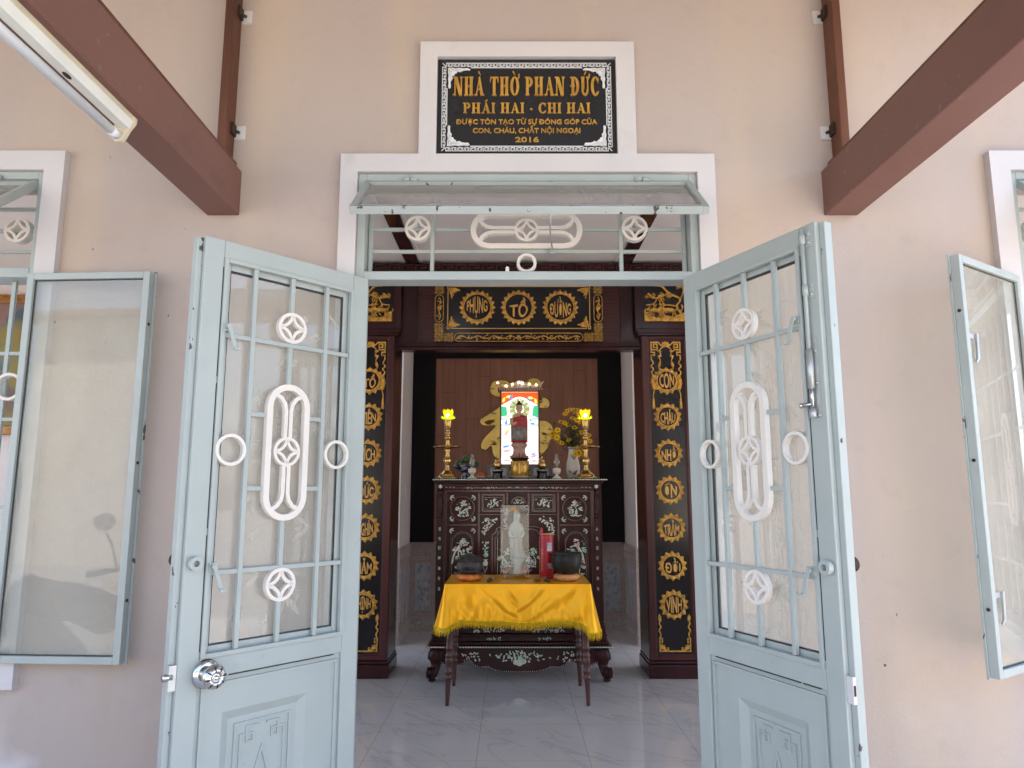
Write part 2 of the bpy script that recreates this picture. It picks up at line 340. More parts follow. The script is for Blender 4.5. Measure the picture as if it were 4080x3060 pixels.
# ------------------------------------------------------------------ the setting
rnd = random.Random(7)
XC = .056                                                  # axis of the doorway, the hall and the altar
mx = lambda x: 2*XC-x                                      # mirror about that axis
b = MB(); b.box(-60, 60, -80, -3.3, -.52, -.12); b.box(-60, -5.62, -3.3, 60, -.52, -.12); b.box(5.82, 60, -3.3, 60, -.52, -.12); b.box(-5.62, 5.82, 5.5, 60, -.52, -.12); struct(b.build('ground', concrete_m))
porch_tile_m = pm('porch_tile', (.64, .57, .49), .35, var=.08, scale=4)
struct(MB().box(-5.6, 5.6, -3.3, 0, -.5, -.001).build('porch_floor', porch_tile_m))
struct(MB().box(-5.2, 5.4, 0.001, 5.4, -.5, 0).build('floor', floor_m))
b = MB()                                                    # hall ceiling; unseen gaps are added in it so daylight brightens the hall
for y0, y1, cuts in ((.2, .35, ()), (.35, 1.15, ((-5.05, -3.15), (-1.05, -.52), (1.30, 1.88), (3.75, 5.25))), (1.15, 3.55, ()), (3.55, 4.9, ((-5.05, -1.6), (2.35, 5.2))), (4.9, 5.4, ())):
    xs = [-5.2]+[v for c in cuts for v in c]+[5.4]
    for k in range(0, len(xs), 2): b.box(xs[k], xs[k+1], y0, y1, 3.29, 3.42)
struct(b.build('ceiling', ceil_m))
# front wall: openings for two windows and the doorway, cut out of one sheet of blocks
WX0, WX1, WZ0, WZ1 = -2.95, -1.72, .842, 2.574
wall = thing('front_wall', 'pale pink plastered house front pierced by a doorway and two windows', 'wall', (0, 0, 0))
b = MB(); DX0, DX1, DZ = -.567, .681, 2.566
for x0, x1, z0, z1 in ((-5.6, WX0, -.5, 3.45), (WX1, DX0, -.5, 3.45), (DX1, mx(WX1), -.5, 3.45), (mx(WX0), 5.8, -.5, 3.45),
                       (WX0, WX1, -.5, WZ0), (WX0, WX1, WZ1, 3.45), (mx(WX1), mx(WX0), -.5, WZ0), (mx(WX1), mx(WX0), WZ1, 3.45), (DX0, DX1, DZ, 3.45)):
    b.box(x0, x1, 0, .2, z0, z1)
b.build('plaster', wall_m, wall)
# raised white surround: door legs, head band and the tablet surround above it, in one outline
out = [(-.63, 0), (-.63, 2.632), (-.345, 2.632), (-.345, 3.087), (.4605, 3.087), (.4605, 2.632), (.746, 2.632), (.746, 0),
       (DX1, 0), (DX1, DZ), (DX0, DZ), (DX0, 0)]
b = MB()
b.box(-.63, DX0, -.03, .003, 0, DZ); b.box(DX1, .746, -.03, .003, 0, DZ); b.box(-.63, .746, -.03, .003, DZ, 2.636)
b.box(-.345, -.281, -.03, .003, 2.636, 3.087); b.box(.391, .4605, -.03, .003, 2.636, 3.087); b.box(-.281, .391, -.03, .003, 3.026, 3.087)
b.build('door_surround', trim_m, wall)
for f in (lambda x: x, mx):
    b = MB(); x0, x1 = sorted((f(-3.03), f(-1.647))); a0, a1 = sorted((f(WX0), f(WX1)))
    b.box(x0, x1, -.03, .003, WZ1, 2.648); b.box(x0, x1, -.03, .003, .758, WZ0)
    b.box(x0, a0, -.03, .003, WZ0, WZ1); b.box(a1, x1, -.03, .003, WZ0, WZ1)
    b.build('window_surround', trim_m, wall)
b = MB(); b.box(DX0-.003, DX0+.006, .045, .203, 0, .885); b.box(DX1-.006, DX1+.003, .045, .203, 0, .885)
b.build('reveal_tile', tile_line_m, wall)
# porch roof over the camera, beams and posts that carry it
roof = MB().box(-5.4, 2.25, -3.05, -.002, 3.335, 3.449).build('porch_roof', soffit_m); tag(roof, 'flat porch roof slab above the beams', 'roof')
for x0, x1, lab in ((-1.123, -1.003, 'brown painted porch beam carrying a fluorescent lamp'), (1.148, 1.272, 'brown painted porch beam with nothing mounted on it, pale below')):
    t = thing('porch_beam', lab, 'beam', ((x0+x1)/2, 0, 2.408), 0, 'brown beams under the porch roof')
    MB().box(x0, x1, -3.0, .002, 2.408, 2.580).build('beam_body', beam_m, t, bevel=.005)
    MB().box(x0+.006, x1-.003, -3.0, -.045, 2.5805, 2.592).build('top_plate', post_m, t)
for sx, lab in ((0, 'rusty brown post on the wall above the beam with the lamp'), (1, 'reddish brown post on the wall above the bare beam')):
    g = (lambda x: x) if not sx else (lambda x: .155-x)
    t = thing('roof_post', lab, 'post', (g(-1.054), -.04, 2.593), 0, 'posts between the beams and the roof')
    a, c = sorted((g(-1.070), g(-1.038))); m_ = MB(); m_.box(a, c, -.082, -.001, 2.593, 3.334)
    m_.build('post_body', post_m if not sx else pm('red_brown_post', (.15, .052, .027), .55, var=.3, scale=9, bump=.2, stretch=(1, 1, .25)), t, bevel=.004)
    for z in (2.73, 3.205):
        b = MB(); p, q = sorted((g(-1.038), g(-.998))); b.box(p+.0005, q, -.008, .001, z-.027, z+.027); pl = b.build('bracket', trim_m, t, bevel=.002)
        b = MB(); p, q = sorted((g(-1.0375), g(-1.029))); b.box(p, q, -.045, -.0105, z-.020, z+.024)
        b.tube([(g(-1.034), -.014, z+.002), (g(-1.016), -.014, z-.003)], [.008, .005], 8)
        b.build('bolt', rust_m, pl)
# fluorescent lamp under the left beam
t = thing('fluorescent_lamp', 'white fluorescent batten lamp with yellowed end cap, fixed under a beam', 'lamp', (-1.045, -1.3, 2.36))
b = MB(); b.prism([(-1.064, 2.4075), (-1.027, 2.4075), (-1.024, 2.392), (-1.034, 2.372), (-1.060, 2.372), (-1.068, 2.392)], -1.93, -.70); b.build('batten', pm('batten_enamel', (.76, .76, .70), .35, var=.06, scale=7), t)
b = MB(); b.box(-1.0265, -1.0235, -1.93, -.70, 2.393, 2.4075); b.box(-1.0685, -1.0655, -1.93, -.70, 2.3935, 2.3965); b.build('batten_lip', cream_m, t)
b = MB(); b.tube([(-1.064, -1.9, 2.352), (-1.064, -.735, 2.352)], .0125, 16); tb = b.build('tube', tube_m, t)
b = MB(); b.tube([(-1.064, -.735, 2.352), (-1.064, -.705, 2.352)], .0133, 16); b.build('tube_cap', silver_m, tb)
b = MB(); b.prism([(-1.070, 2.4075), (-1.021, 2.4075), (-1.023, 2.390), (-1.036, 2.372), (-1.046, 2.350), (-1.054, 2.338), (-1.066, 2.335), (-1.077, 2.342), (-1.079, 2.358), (-1.074, 2.388)], -.7035, -.684); b.build('end_cap', cream_m, t, bevel=.003)
b = MB(); b.ball((-1.048, -.95, 2.371), (.006, .016, .004), 10, 6); b.build('fixing_screw', rust_m, t)
# ------------------------------------------------------------------ tablet over the door
t = thing('name_tablet', 'black granite tablet with gold Vietnamese lettering and white key border above the door', 'sign', (XC-.001, -.012, 2.64))
b = MB(); b.box(-.279, .389, -.014, .003, 2.6385, 3.0225); b.build('slab', granite_m, t)
b = MB()
KX0, KX1, KZ0, KZ1 = -.262, .372, 2.654, 3.007
def key_run(p0, d, n, step, inward):                       # n key units from p0 along d
    for i in range(n):
        o = Vector(p0)+Vector(d)*(step*i)
        U = [(0, 0), (.9, 0), (.9, 1), (.33, 1), (.33, .5), (.6, .5)]; V2 = [(0, 0), (0, 1)]
        f = lambda q: tuple(o+Vector(d)*q[0]*step*.98+Vector(inward)*q[1]*.0125)
        b.strip([f(q) for q in U], .0028, -.0165, -.0135); b.strip([f(q) for q in [(.08, .30), (.08, 1.0)]], .0028, -.0163, -.0135)
key_run((KX0+.013, KZ1), (1, 0), 25, (KX1-KX0-.026)/25, (0, -1)); key_run((KX1-.013, KZ0), (-1, 0), 25, (KX1-KX0-.026)/25, (0, 1))
key_run((KX0, KZ0+.013), (0, 1), 13, (KZ1-KZ0-.026)/13, (1, 0)); key_run((KX1, KZ1-.013), (0, -1), 13, (KZ1-KZ0-.026)/13, (-1, 0))
for p, q in ((KX0, KZ0), (KX1, KZ0), (KX0, KZ1), (KX1, KZ1)):
    sx = 1 if p < 0 else -1; sz = 1 if q < 2.8 else -1
    b.strip([(p, q), (p+sx*.012, q+sz*.012)], .0028, -.0162, -.0135)
for x0, z0, x1, z1 in ((-.155, 2.989, .265, 2.989), (-.155, 2.672, .265, 2.672), (-.2445, 2.755, -.2445, 2.905), (.3545, 2.755, .3545, 2.905)):
    b.strip([(x0, z0), (x1, z1)], .0034, -.0165, -.0135)
b.build('border', silver_m, t)
wing = [(0, 0), (.020, 0), (.03, -.003), (.045, 0), (.060, -.003), (.078, -.001), (.086, -.005), (.083, -.011), (.072, -.010), (.058, -.012), (.048, -.018), (.036, -.015), (.034, -.022), (.027, -.024), (.024, -.033), (.015, -.035), (.018, -.047), (.011, -.056), (.010, -.070), (.011, -.082), (.005, -.085), (.001, -.077), (.003, -.06), (0, -.045), (.003, -.03), (0, -.02)]
for sx, x in ((1, -.2425), (-1, .3525)):
    for sz, z in ((1, 2.9885), (-1, 2.6725)):
        b = MB(); P = [(x+sx*p, z+sz*q*(.9 if 0 else 1)) for p, q in wing]; b.pillow(P, -.0195, -.0135, .08)
        co = b.build('corner_ornament', silver_m, t)
        b = MB(); g_ = lambda pts: [(x+sx*p, z+sz*q) for p, q in pts]
        for ln in ([(.010, -.006), (.05, -.010)], [(.014, -.012), (.040, -.015)], [(.006, -.012), (.010, -.05)], [(.012, -.016), (.013, -.042)], arc(.012, -.012, .006, 0, 300, 8)):
            b.strip(g_(ln), .0012, -.0202, -.0185)
        b.build('engraving', pm('engraved_grey', (.28, .28, .29), .5), co)
# hand-made slab-serif capitals: stems, hairlines, bowls and flared serifs
def serif_word(mb, s, x0, x1, z0, h, y, heavy=.21, only=0):
    thin, k, wi = heavy*.45, [0], 0
    W = {'N': .86, 'H': .86, 'A': .84, 'T': .78, 'O': .80, 'P': .72, 'D': .80, 'U': .82, 'C': .76, 'I': .36, '-': .34, ' ': .34}
    base = {'À': 'A', 'Á': 'A', 'Ờ': 'O', 'Đ': 'D', 'Ứ': 'U'}
    tot = sum(W[base.get(c, c)]+.07 for c in s)-.07; u = (x1-x0)/tot; x = x0
    def put(poly, px):
        k[0] += 1; mb.pillow([(px+p*u, z0+q*h) for p, q in poly], y-.0001*(k[0] % 9), y+.006, .03)
    def bar(px, a, b_, c, d): put([(a, c), (b_, c), (b_, d), (a, d)], px)
    def ser(px, cx, half, z, up): put([(cx-half, z), (cx+half, z), (cx+half, z+up*.045), (cx+half*.45, z+up*.09), (cx-half*.45, z+up*.09), (cx-half, z+up*.045)], px)
    def bowl(px, cx, cz, rx, rz, tx, tz, a0, a1):
        n = 14; o = arc(cx, cz, rx, a0, a1, n, rz); i_ = arc(cx, cz, rx-tx, a0, a1, n, rz-tz)
        k[0] += 1; yy = y-.0001*(k[0] % 9)
        mb.strip([(px+(p[0]+q[0])/2*u, z0+(p[1]+q[1])/2*h) for p, q in zip(o, i_)], [math.hypot((p[0]-q[0])*u, (p[1]-q[1])*h) for p, q in zip(o, i_)], yy, y+.006)
    for c in s:
        wi += c == ' '
        if wi != only: x += (W[base.get(c, c)]+.07)*u; continue
        g = base.get(c, c); w = W[g]; t_ = heavy; h2 = t_/2
        if g == 'N':
            bar(x, .10, .10+thin, 0, 1); bar(x, w-.10-thin, w-.10, 0, 1); put([(.06, 1), (.06+t_*1.25, 1), (w-.08, 0), (w-.08-t_*1.1, 0)], x)
            ser(x, .12, .14, 0, 1); ser(x, .12, .14, 1, -1); ser(x, w-.14, .14, 1, -1)
        if g == 'H':
            bar(x, .10, .10+t_, 0, 1); bar(x, w-.10-t_, w-.10, 0, 1); bar(x, .12+t_, w-.12-t_, .46, .56)
            for q in (.10+h2, w-.10-h2):
                ser(x, q, .185, 0, 1); ser(x, q, .185, 1, -1)
        if g == 'A':
            put([(.10, 0), (.10+thin, 0), (w/2+.02, .92), (w/2-.02, 1)], x); put([(w-.08-t_, 0), (w-.06, 0), (w/2+.07, 1), (w/2-.08, 1)], x)
            bar(x, .22, w-.24, .29, .37); ser(x, .13, .14, 0, 1); ser(x, w-.16, .18, 0, 1)
        if g == 'T':
            bar(x, w/2-h2, w/2+h2, 0, .99); bar(x, .02, w-.02, .92, 1); ser(x, w/2, .20, 0, 1)
            put([(.02, .93), (.02, .70), (.07, .70), (.14, .92)], x); put([(w-.02, .93), (w-.14, .92), (w-.07, .70), (w-.02, .70)], x)
        if g == 'I':
            bar(x, w/2-h2, w/2+h2, 0, 1); ser(x, w/2, .18, 0, 1); ser(x, w/2, .18, 1, -1)
        if g == 'P':
            bar(x, .10, .10+t_, 0, 1); ser(x, .10+h2, .19, 0, 1); bar(x, 0, .14, .93, 1)
            bowl(x, .30, .73, .40, .27, t_*.95, .075, -88, 88); bar(x, .24, .33, .925, .998); bar(x, .24, .33, .462, .535)
        if g == 'D':
            bar(x, .10, .10+t_, 0, 1); bar(x, 0, .14, .93, 1); bar(x, 0, .14, 0, .07)
            bowl(x, .30, .5, .47, .5, t_, .08, -88, 88); bar(x, .24, .33, .92, .998); bar(x, .24, .33, .002, .08)
            if c == 'Đ': bar(x, -.02, .40, .47, .56)
        if g == 'C':
            bowl(x, .42, .5, .40, .51, t_, .08, 42, 318); put([(w-.05, .98), (w-.09, .66), (w-.13, .66), (w-.17, .84)], x); put([(w-.03, .22), (w-.13, .14), (w-.20, .10), (w-.08, .26)], x)
        if g == 'O': bowl(x, w/2, .5, .40, .51, t_, .075, 0, 360)
        if g == 'U':
            bar(x, .10, .10+t_, .32, 1); bar(x, w-.12-thin, w-.12, .32, 1); ser(x, .10+h2, .18, 1, -1); ser(x, w-.16, .14, 1, -1)
            bowl(x, .405, .33, .305, .34, thin*1.5, .11, 180, 360)
        if g == '-': bar(x, .06, w-.06, .32, .46)
        tz = 1.08
        if c in 'ÀỜ': put([(w/2-.14, tz+.20), (w/2-.04, tz+.23), (w/2+.12, tz+.02), (w/2+.08, tz)], x-(.06*u if c == 'Ờ' else 0))
        if c in 'ÁỨ': put([(w/2+.14, tz+.20), (w/2+.04, tz+.23), (w/2-.10, tz+.02), (w/2-.06, tz)], x)
        if c in 'ỜỨ': put([(w-.14, .86), (w-.04, .92), (w+.03, 1.0), (w+.03, 1.12), (w-.05, 1.18), (w-.09, 1.10), (w-.05, 1.03), (w-.14, .97)], x)
        x += (w+.07)*u
for wi_ in range(4):
    b = MB(); serif_word(b, 'NHÀ THỜ PHAN ĐỨC', -.221, .328, 2.873, .076, -.021, .25, wi_); b.build('title_lettering', gold_m, t)
for wi_ in range(5):
    b = MB(); serif_word(b, 'PHÁI HAI - CHI HAI', -.184, .293, 2.803, .0415, -.0195, .22, wi_); b.build('subtitle_lettering', gold_m, t)
for s_, a, c, z in (('ĐƯỢC TÔN TẠO TỪ SỰ ĐÓNG GÓP CỦA', -.209, .318, 2.7695), ('CON, CHÁU, CHẮT NỘI NGOẠI', -.146, .255, 2.7345)):
    b = MB(); text(b, s_, (a+c)/2, z, c-a, .0195, -.0185, -.0135, .018, cap=True); b.build('dedication_lettering', gold_m, t)
b = MB(); text(b, '2016', .056, 2.6985, .088, .0205, -.0185, -.0135, .02, cap=True); b.build('year_lettering', gold_m, t)
# ------------------------------------------------------------------ shared ironwork ornaments (in x,z; thickness along y)
def coin(mb, cx, cz, r, y0, y1):
    w = r*.21; mb.strip(circ(cx, cz, r-w/2, 28), w, y0, y1, True); a = r-w*.55
    for sx, sz, a0 in ((1, 1, 180), (-1, 1, 270), (-1, -1, 0), (1, -1, 90)):
        mb.strip(arc(cx+sx*a, cz+sz*a, a-w*.15, a0+4, a0+86, 8), w*.95, y0+.0008+.0002*sx+.0001*sz, y1-.0008)
def ring(mb, cx, cz, r, y0, y1, w=.2): mb.strip(circ(cx, cz, r*(1-w/2), 30), r*w, y0, y1, True)
def long_orn(mb, cx, cz, hw, hl, y0, y1, horiz=False):      # stadium with a coin and two forked bands inside
    f = (lambda x, z: (cx+z, cz+x)) if horiz else (lambda x, z: (cx+x, cz+z))
    w = .019; c = hl-hw; st = [f(*p) for p in arc(0, c, hw-w/2, 0, 180, 14)+arc(0, -c, hw-w/2, 180, 360, 14)]
    mb.strip(st, w, y0, y1, True); coin(mb, cx, cz, hw*.62, y0+.001, y1-.001)
    for s in (1, -1):
        for q in (1, -1):
            pts = [(s*.0085, q*hw*.60), (s*.0085, q*(hl*.60))]+[(s*(.0085+(hw-.024)*(1-math.cos(R(a)))*.98), q*(hl*.60+.052*math.sin(R(a)))) for a in (25, 50, 75, 90)]
            mb.strip([f(*p) for p in pts], .0125, y0+.0015+.0002*s, y1-.0015-.0002*q)
def hook(mb, x, z, s):                                      # casement stay latch: plate, pivot and dangling tongue
    F = lambda y0, y1: tuple(sorted((y0*s, y1*s)))
    mb.box(x-.012, x+.012, *F(-.012, -.002), z-.012, z+.012)
    mb.tube([(x+.004, -.012*s, z+.002), (x+.004, -.026*s, z+.002)], .006, 8)
    mb.prism([(x+.010, z+.008), (x-.002, z+.008), (x-.026, z-.060), (x-.015, z-.063)], *F(-.027, -.023))
    mb.box(x-.030, x-.014, *F(-.034, -.0225), z-.068, z-.061)
gap_m = pm('dark_gap', (.035, .038, .036), .8)
# ------------------------------------------------------------------ transom over the doorway
t = thing('transom_window', 'pale blue barred transom over the doorway with its glazed flap propped open', 'window', (XC, .03, 2.16))
b = MB(); FX0, FX1 = -.5665, .6805
b.box(FX0, FX0+.030, -.012, .09, 0.0, DZ-.0005); b.box(FX1-.030, FX1, -.012, .09, 0.0, DZ-.0005); b.box(FX0+.030, FX1-.030, -.012, .09, 2.536, DZ-.0005)
b.box(FX0+.030, FX1-.030, -.014, .07, 2.160, 2.192)
b.build('frame', steel_m, t, bevel=.003)
b = MB()
b.box(FX0+.034, FX0+.048, .040, .056, 2.193, 2.535); b.box(FX1-.048, FX1-.034, .040, .056, 2.193, 2.535)
for x in (-.296, .405): b.box(x-.007, x+.007, .038, .054, 2.193, 2.535)
for z in (2.285, 2.371, 2.455):
    for a, c in ((FX0+.049, -.3035), (-.2885, .3975), (.4125, FX1-.049)):
        if z == 2.371 and a == -.2885:
            b.box(a, -.152, .040, .052, z-.0065, z+.0065); b.box(.265, c, .040, .052, z-.0065, z+.0065)
        else: b.box(a, c, .040, .052, z-.0065, z+.0065)
b.build('grille', steel_m, t, bevel=.0015)
for x in (-.350, .4555):
    b = MB(); coin(b, x, 2.371, .0485, .028, .056); b.build('coin_ornament', white_m, t)
b = MB(); long_orn(b, .054, 2.365, .072, .208, .028, .056, True); b.build('long_ornament', white_m, t)
b = MB(); ring(b, .054, 2.238, .0365, .030, .055, .28); b.build('ring_ornament', white_m, t)
b = MB(); b.prism([(-.024, 2.1925), (-.010, 2.1925), (-.011, 2.205)]+arc(-.017, 2.205, .006, 0, 180, 6)+[(-.023, 2.205)], -.010, -.004); b.build('lug', white_m, t)
# flap: hinged at the top, swung out over the door
fy, fz = -.245, 2.333; top = Vector((0, -.014, 2.530)); d = Vector((0, fy+.012, fz-2.530)); Lf = d.length; d.normalize()
nrm = Vector((0, -d.z, d.y)); nrm = nrm if nrm.z > 0 else -nrm
FM = Matrix(((1, 0, 0, top.x), (0, d.y, nrm.y, top.y), (0, d.z, nrm.z, top.z), (0, 0, 0, 1)))     # local: x, along the flap, its normal
def fbox(b, x0, x1, u0, u1, n0, n1): b.box(x0, x1, u0, u1, n0, n1, FM)
b = MB(); a, c = -.541, .657
fbox(b, a, a+.022, 0, Lf, -.020, .008); fbox(b, c-.022, c, 0, Lf, -.020, .008); fbox(b, a+.022, c-.022, 0, .020, -.020, .008); fbox(b, a+.022, c-.022, Lf-.022, Lf, -.020, .008)
fl = b.build('flap_frame', chipped_m, t, bevel=.002)
b = MB(); fbox(b, a+.0225, c-.0225, .0205, Lf-.0225, -.006, -.003); b.build('pane', flap_glass_m, fl)
for x in (-.42, .056, .53):
    b = MB(); b.tube([FM @ Vector((x, Lf+.003, -.006)), FM @ Vector((x, Lf-.002, -.006))], .005, 8); b.build('screw', zinc_m, fl)
for x in (-.375, .478):
    b = MB(); b.tube([(x-.026, -.022, 2.5405), (x-.001, -.022, 2.5405)], .0085, 10); b.tube([(x+.001, -.024, 2.5385), (x+.026, -.024, 2.5385)], .0085, 10); b.build('hinge', steel_m, t)
b = MB(); b.tube([(.128, fy+.03, fz+.012), (.135, -.10, 2.30), (.150, .028, 2.282)], .0032, 6); b.box(.139, .158, .022, .034, 2.270, 2.290); b.build('stay_rod', zinc_m, t)
# ------------------------------------------------------------------ door leaves
def bamboo(mb, seed, x0, x1, z0, z1, y, n):
    r = random.Random(seed)
    for i in range(n):
        x = r.uniform(x0+.03, x1-.03); w = r.uniform(.006, .012); zt = r.uniform(z0+.5*(z1-z0), z1-.05)
        for q in (-w, w): mb.strip([(x+q, z0+.01), (x+q+r.uniform(-.01, .01), zt)], .0016, y-.0002, y+.0002)
        z = z0+.1
        while z < zt:
            mb.strip([(x-w, z), (x+w, z)], .0016, y-.0003, y+.0003); z += r.uniform(.1, .18)
    for i in range(n*7):
        x, z = r.uniform(x0+.02, x1-.06), r.uniform(z0+.05, z1-.05); a0 = r.uniform(-2.6, -.5)
        for k in range(r.choice((2, 3, 3))):
            a = a0+k*.5+r.uniform(-.1, .1); L_ = r.uniform(.04, .085)
            P = leafpoly(x, z, a, L_, L_*.22)
            if all(x0 < p < x1 and z0 < q < z1 for p, q in P): mb.prism(P, y-.0004-.0001*k, y+.0002)
def door_leaf(label, loc, rz, s, seed, first):
    t = thing('door_leaf', label, 'door', loc, rz, 'leaves of the open double door')
    F = lambda y0, y1: tuple(sorted((y0*s, y1*s)))
    W_, H_ = .592, 2.160; a, c, z0, z1 = .062, .532, .940, 2.105
    def bl(b, name, m, par=t, **k): return b.build(name, m, par, local=True, **k)
    b = MB(); b.box(0, a, *F(0, .040), .012, H_); b.box(c, W_, *F(0, .040), .012, H_); b.box(a, c, *F(0, .040), z1, H_); b.box(a, c, *F(0, .040), .885, z0); b.box(a, c, *F(0, .040), .012, .115)
    fr = bl(b, 'frame', steel_m, bevel=.003)
    b = MB(); b.box(W_, W_+.019, *F(.016, .044), .012, H_-.004); bl(b, 'closing_strip', chipped_m, fr, bevel=.002)
    b = MB(); w = .013
    for u0, u1, q0, q1 in ((a, a+w, z0, z1), (c-w, c, z0, z1), (a+w, c-w, z1-w, z1), (a+w, c-w, z0, z0+w)): b.box(u0, u1, *F(-.007, .012), q0, q1)
    bl(b, 'glazing_bead', steel_m, bevel=.0015)
    for u0, u1, q0, q1 in ((c+.0003, c+.0032, z0+.02, 1.28), (c+.0003, c+.0032, 1.30, 1.72), (c+.0003, c+.0032, 1.74, z1-.03), (a+.03, c-.09, .8825, .8850), (c-.0805, c-.02, .8825, .8850)):
        g_ = MB(); g_.box(u0, u1, *F(-.0006, .003), q0, q1); bl(g_, 'joint_gap', gap_m)
    b = MB(); w2 = .030
    for u0, u1, q0, q1 in ((a+.001, a+w2, z0+.001, z1-.001), (c-w2, c-.001, z0+.001, z1-.001), (a+w2, c-w2, z1-w2, z1-.001), (a+w2, c-w2, z0+.001, z0+w2)): b.box(u0, u1, *F(.016, .034), q0, q1)
    sf = bl(b, 'sash_frame', steel_m, bevel=.002)
    g_ = MB(); e = .003
    for u0, u1, q0, q1 in ((a+w2+.0003, a+w2+e, z0+w2, z1-w2), (c-w2-e, c-w2-.0003, z0+w2, z1-w2), (a+w2+e, c-w2-e, z1-w2-e*1.6, z1-w2-.0003), (a+w2+e, c-w2-e, z0+w2+.0003, z0+w2+e)): g_.box(u0, u1, *F(.019, .030), q0, q1)
    bl(g_, 'putty_line', gap_m, sf)
    b = MB(); b.box(a+.02, c-.02, *F(.0235, .0265), z0+.02, z1-.02); pane = bl(b, 'pane', glass_m, sf)
    b = MB(); bamboo(b, seed, a+.034, c-.034, z0+.034, z1-.034, .0225*s, 4); bl(b, 'bamboo_etching', etch_m, sf)
    b = MB(); y = F(-.003, .011); yh = F(-.0018, .0095); cx = .2975; h = .0068; lo, hi = z0+.0135, z1-.0135
    for u in (.1675, .4275): b.box(u-h, u+h, *y, lo, hi)
    for q0, q1 in ((1.976, hi), (1.741, 1.8615), (1.1795, 1.3145), (lo, 1.0725)): b.box(cx-h, cx+h, *y, q0, q1)
    for q in (1.868, 1.173):
        for u0, u1 in ((a+.0135, .1605), (.1745, .4205), (.4345, c-.0135)): b.box(u0, u1, *yh, q-h, q+h)
    for q in (1.638, 1.413):
        for u0, u1 in ((.1745, .224), (.371, .4205)): b.box(u0, u1, *yh, q-h, q+h)
    bl(b, 'grille', steel_m, bevel=.0015)
    for q in (1.925, 1.1225):
        b = MB(); coin(b, cx, q, .0505, *F(-.010, .008)); bl(b, 'coin_ornament', white_m)
    for u in (.114, .481):
        b = MB(); ring(b, u, 1.5255, .0475, *F(-.010, .008)); bl(b, 'ring_ornament', white_m)
    b = MB(); long_orn(b, cx, 1.5275, .0745, .2135, *F(-.011, .008)); bl(b, 'long_ornament', white_m)
    # pressed lower panel with a raised field, key corners and a lozenge
    u0, u1, q0, q1 = .180, .452, .20, .782; i = .026
    b = MB()
    for e0, e1, g0, g1 in ((a, u0, .115, .885), (u1, c, .115, .885), (u0, u1, .115, q0), (u0, u1, q1, .885)): b.box(e0, e1, *F(.010, .030), g0, g1)
    for e0, e1, g0, g1 in ((a+.012, c-.012, .860, .868), (a+.012, c-.012, .132, .140), (a+.012, a+.020, .140, .860), (c-.020, c-.012, .140, .860)): b.box(e0, e1, *F(.003, .0105), g0, g1)
    O = [(u0, q0), (u1, q0), (u1, q1), (u0, q1)]; I = [(u0+i, q0+i), (u1-i, q0+i), (u1-i, q1-i), (u0+i, q1-i)]
    b.add([(u, .0102*s, q) for u, q in O]+[(u, .026*s, q) for u, q in I], [(k, (k+1) % 4, 4+(k+1) % 4, 4+k) for k in range(4)]+[(4, 5, 6, 7)])
    pn = bl(b, 'lower_panel', steel_m)
    b = MB(); ye = F(.0205, .0265); mid = (u0+u1)/2
    b.strip([(u0+.048, q0+.046), (u1-.048, q0+.046), (u1-.048, q1-.046), (u0+.048, q1-.046)], .006, *ye, closed=True)
    for q in (1, -1):
        e = u1-.066 if q > 0 else u0+.066; g = lambda p: (e-q*p[0], q1-.066-p[1])
        b.strip([g(p) for p in ((.058, -.006), (.020, -.006), (.020, .036), (.040, .036), (.040, .014), (.0, .014), (0, .17))], .0062, *ye)
    b.strip([(mid, .655), (mid+.052, .49), (mid, .325), (mid-.052, .49)], .008, *ye, closed=True)
    b.build('embossing', steel_m, pn, local=True, bevel=.0015)
    for q in (1.889, 1.19):
        b = MB(); hook(b, c-.018, q, s); bl(b, 'latch_hook', steel_m)
    b = MB(); b.tube([(.563, -.001*s, 1.204), (.563, -.006*s, 1.204)], .018, 14); b.strip(circ(.567, 1.204, .014, 16), .010, *F(-.022, -.0055), closed=True); bl(b, 'padlock_lug', steel_m)
    b = MB(); b.strip(circ(W_-.002, 1.212, .016, 16), .008, *F(.0445, .062), closed=True); bl(b, 'rear_lug', rust_m)
    b = MB(); b.box(W_+.0005, W_+.0205, *F(.004, .0155), .868, .935); st = bl(b, 'strike_plate', zinc_m if first else trim_m)
    b = MB()
    if first: b.tube([(W_+.010, .010*s, .905), (W_+.034, .010*s, .905)], .010, 10)
    else: b.box(W_+.0185, W_+.0212, *F(.006, .0135), .888, .914)
    bl(b, 'latch_bolt', chrome_m if first else rust_m, st)
    if first:
        M = Matrix.Translation((.5125, 0, .899)) @ Matrix.Rotation(R(90*s), 4, 'X')      # lathe axis -> out of the face
        b = MB(); b.lathe([(.039, 0), (.040, .004), (.035, .010), (.022, .013)], seg=28, M=M); ro = bl(b, 'knob_rosette', chrome_m)
        b = MB(); b.lathe([(.015, .012), (.014, .026), (.022, .032), (.0315, .043), (.0335, .052), (.030, .062), (.021, .068), (.0135, .0695), (.012, .062), (.0065, .062), (.006, .072), (.0025, .073)], seg=32, M=M)
        kn = bl(b, 'knob', chrome_m)
        b = MB()
        for k in range(8):
            an = R(45*k+10); e = Vector((math.cos(an), math.sin(an), 0))
            b.tube([M @ (e*.0160+Vector((0, 0, .0695))), M @ (e*.0245+Vector((0, 0, .0665))), M @ (e*.0318+Vector((0, 0, .0585)))], [.0012, .0026, .0008], 6)
        bl(b, 'knob_groove', rust_m, kn)
    else:                                                   # long tower bolt on the passive leaf
        u = .556; y = -.012*s; b = MB(); b.tube([(u, y, 1.79), (u, y, 2.150)], .0055, 10); bt = bl(b, 'tower_bolt', steel_m)
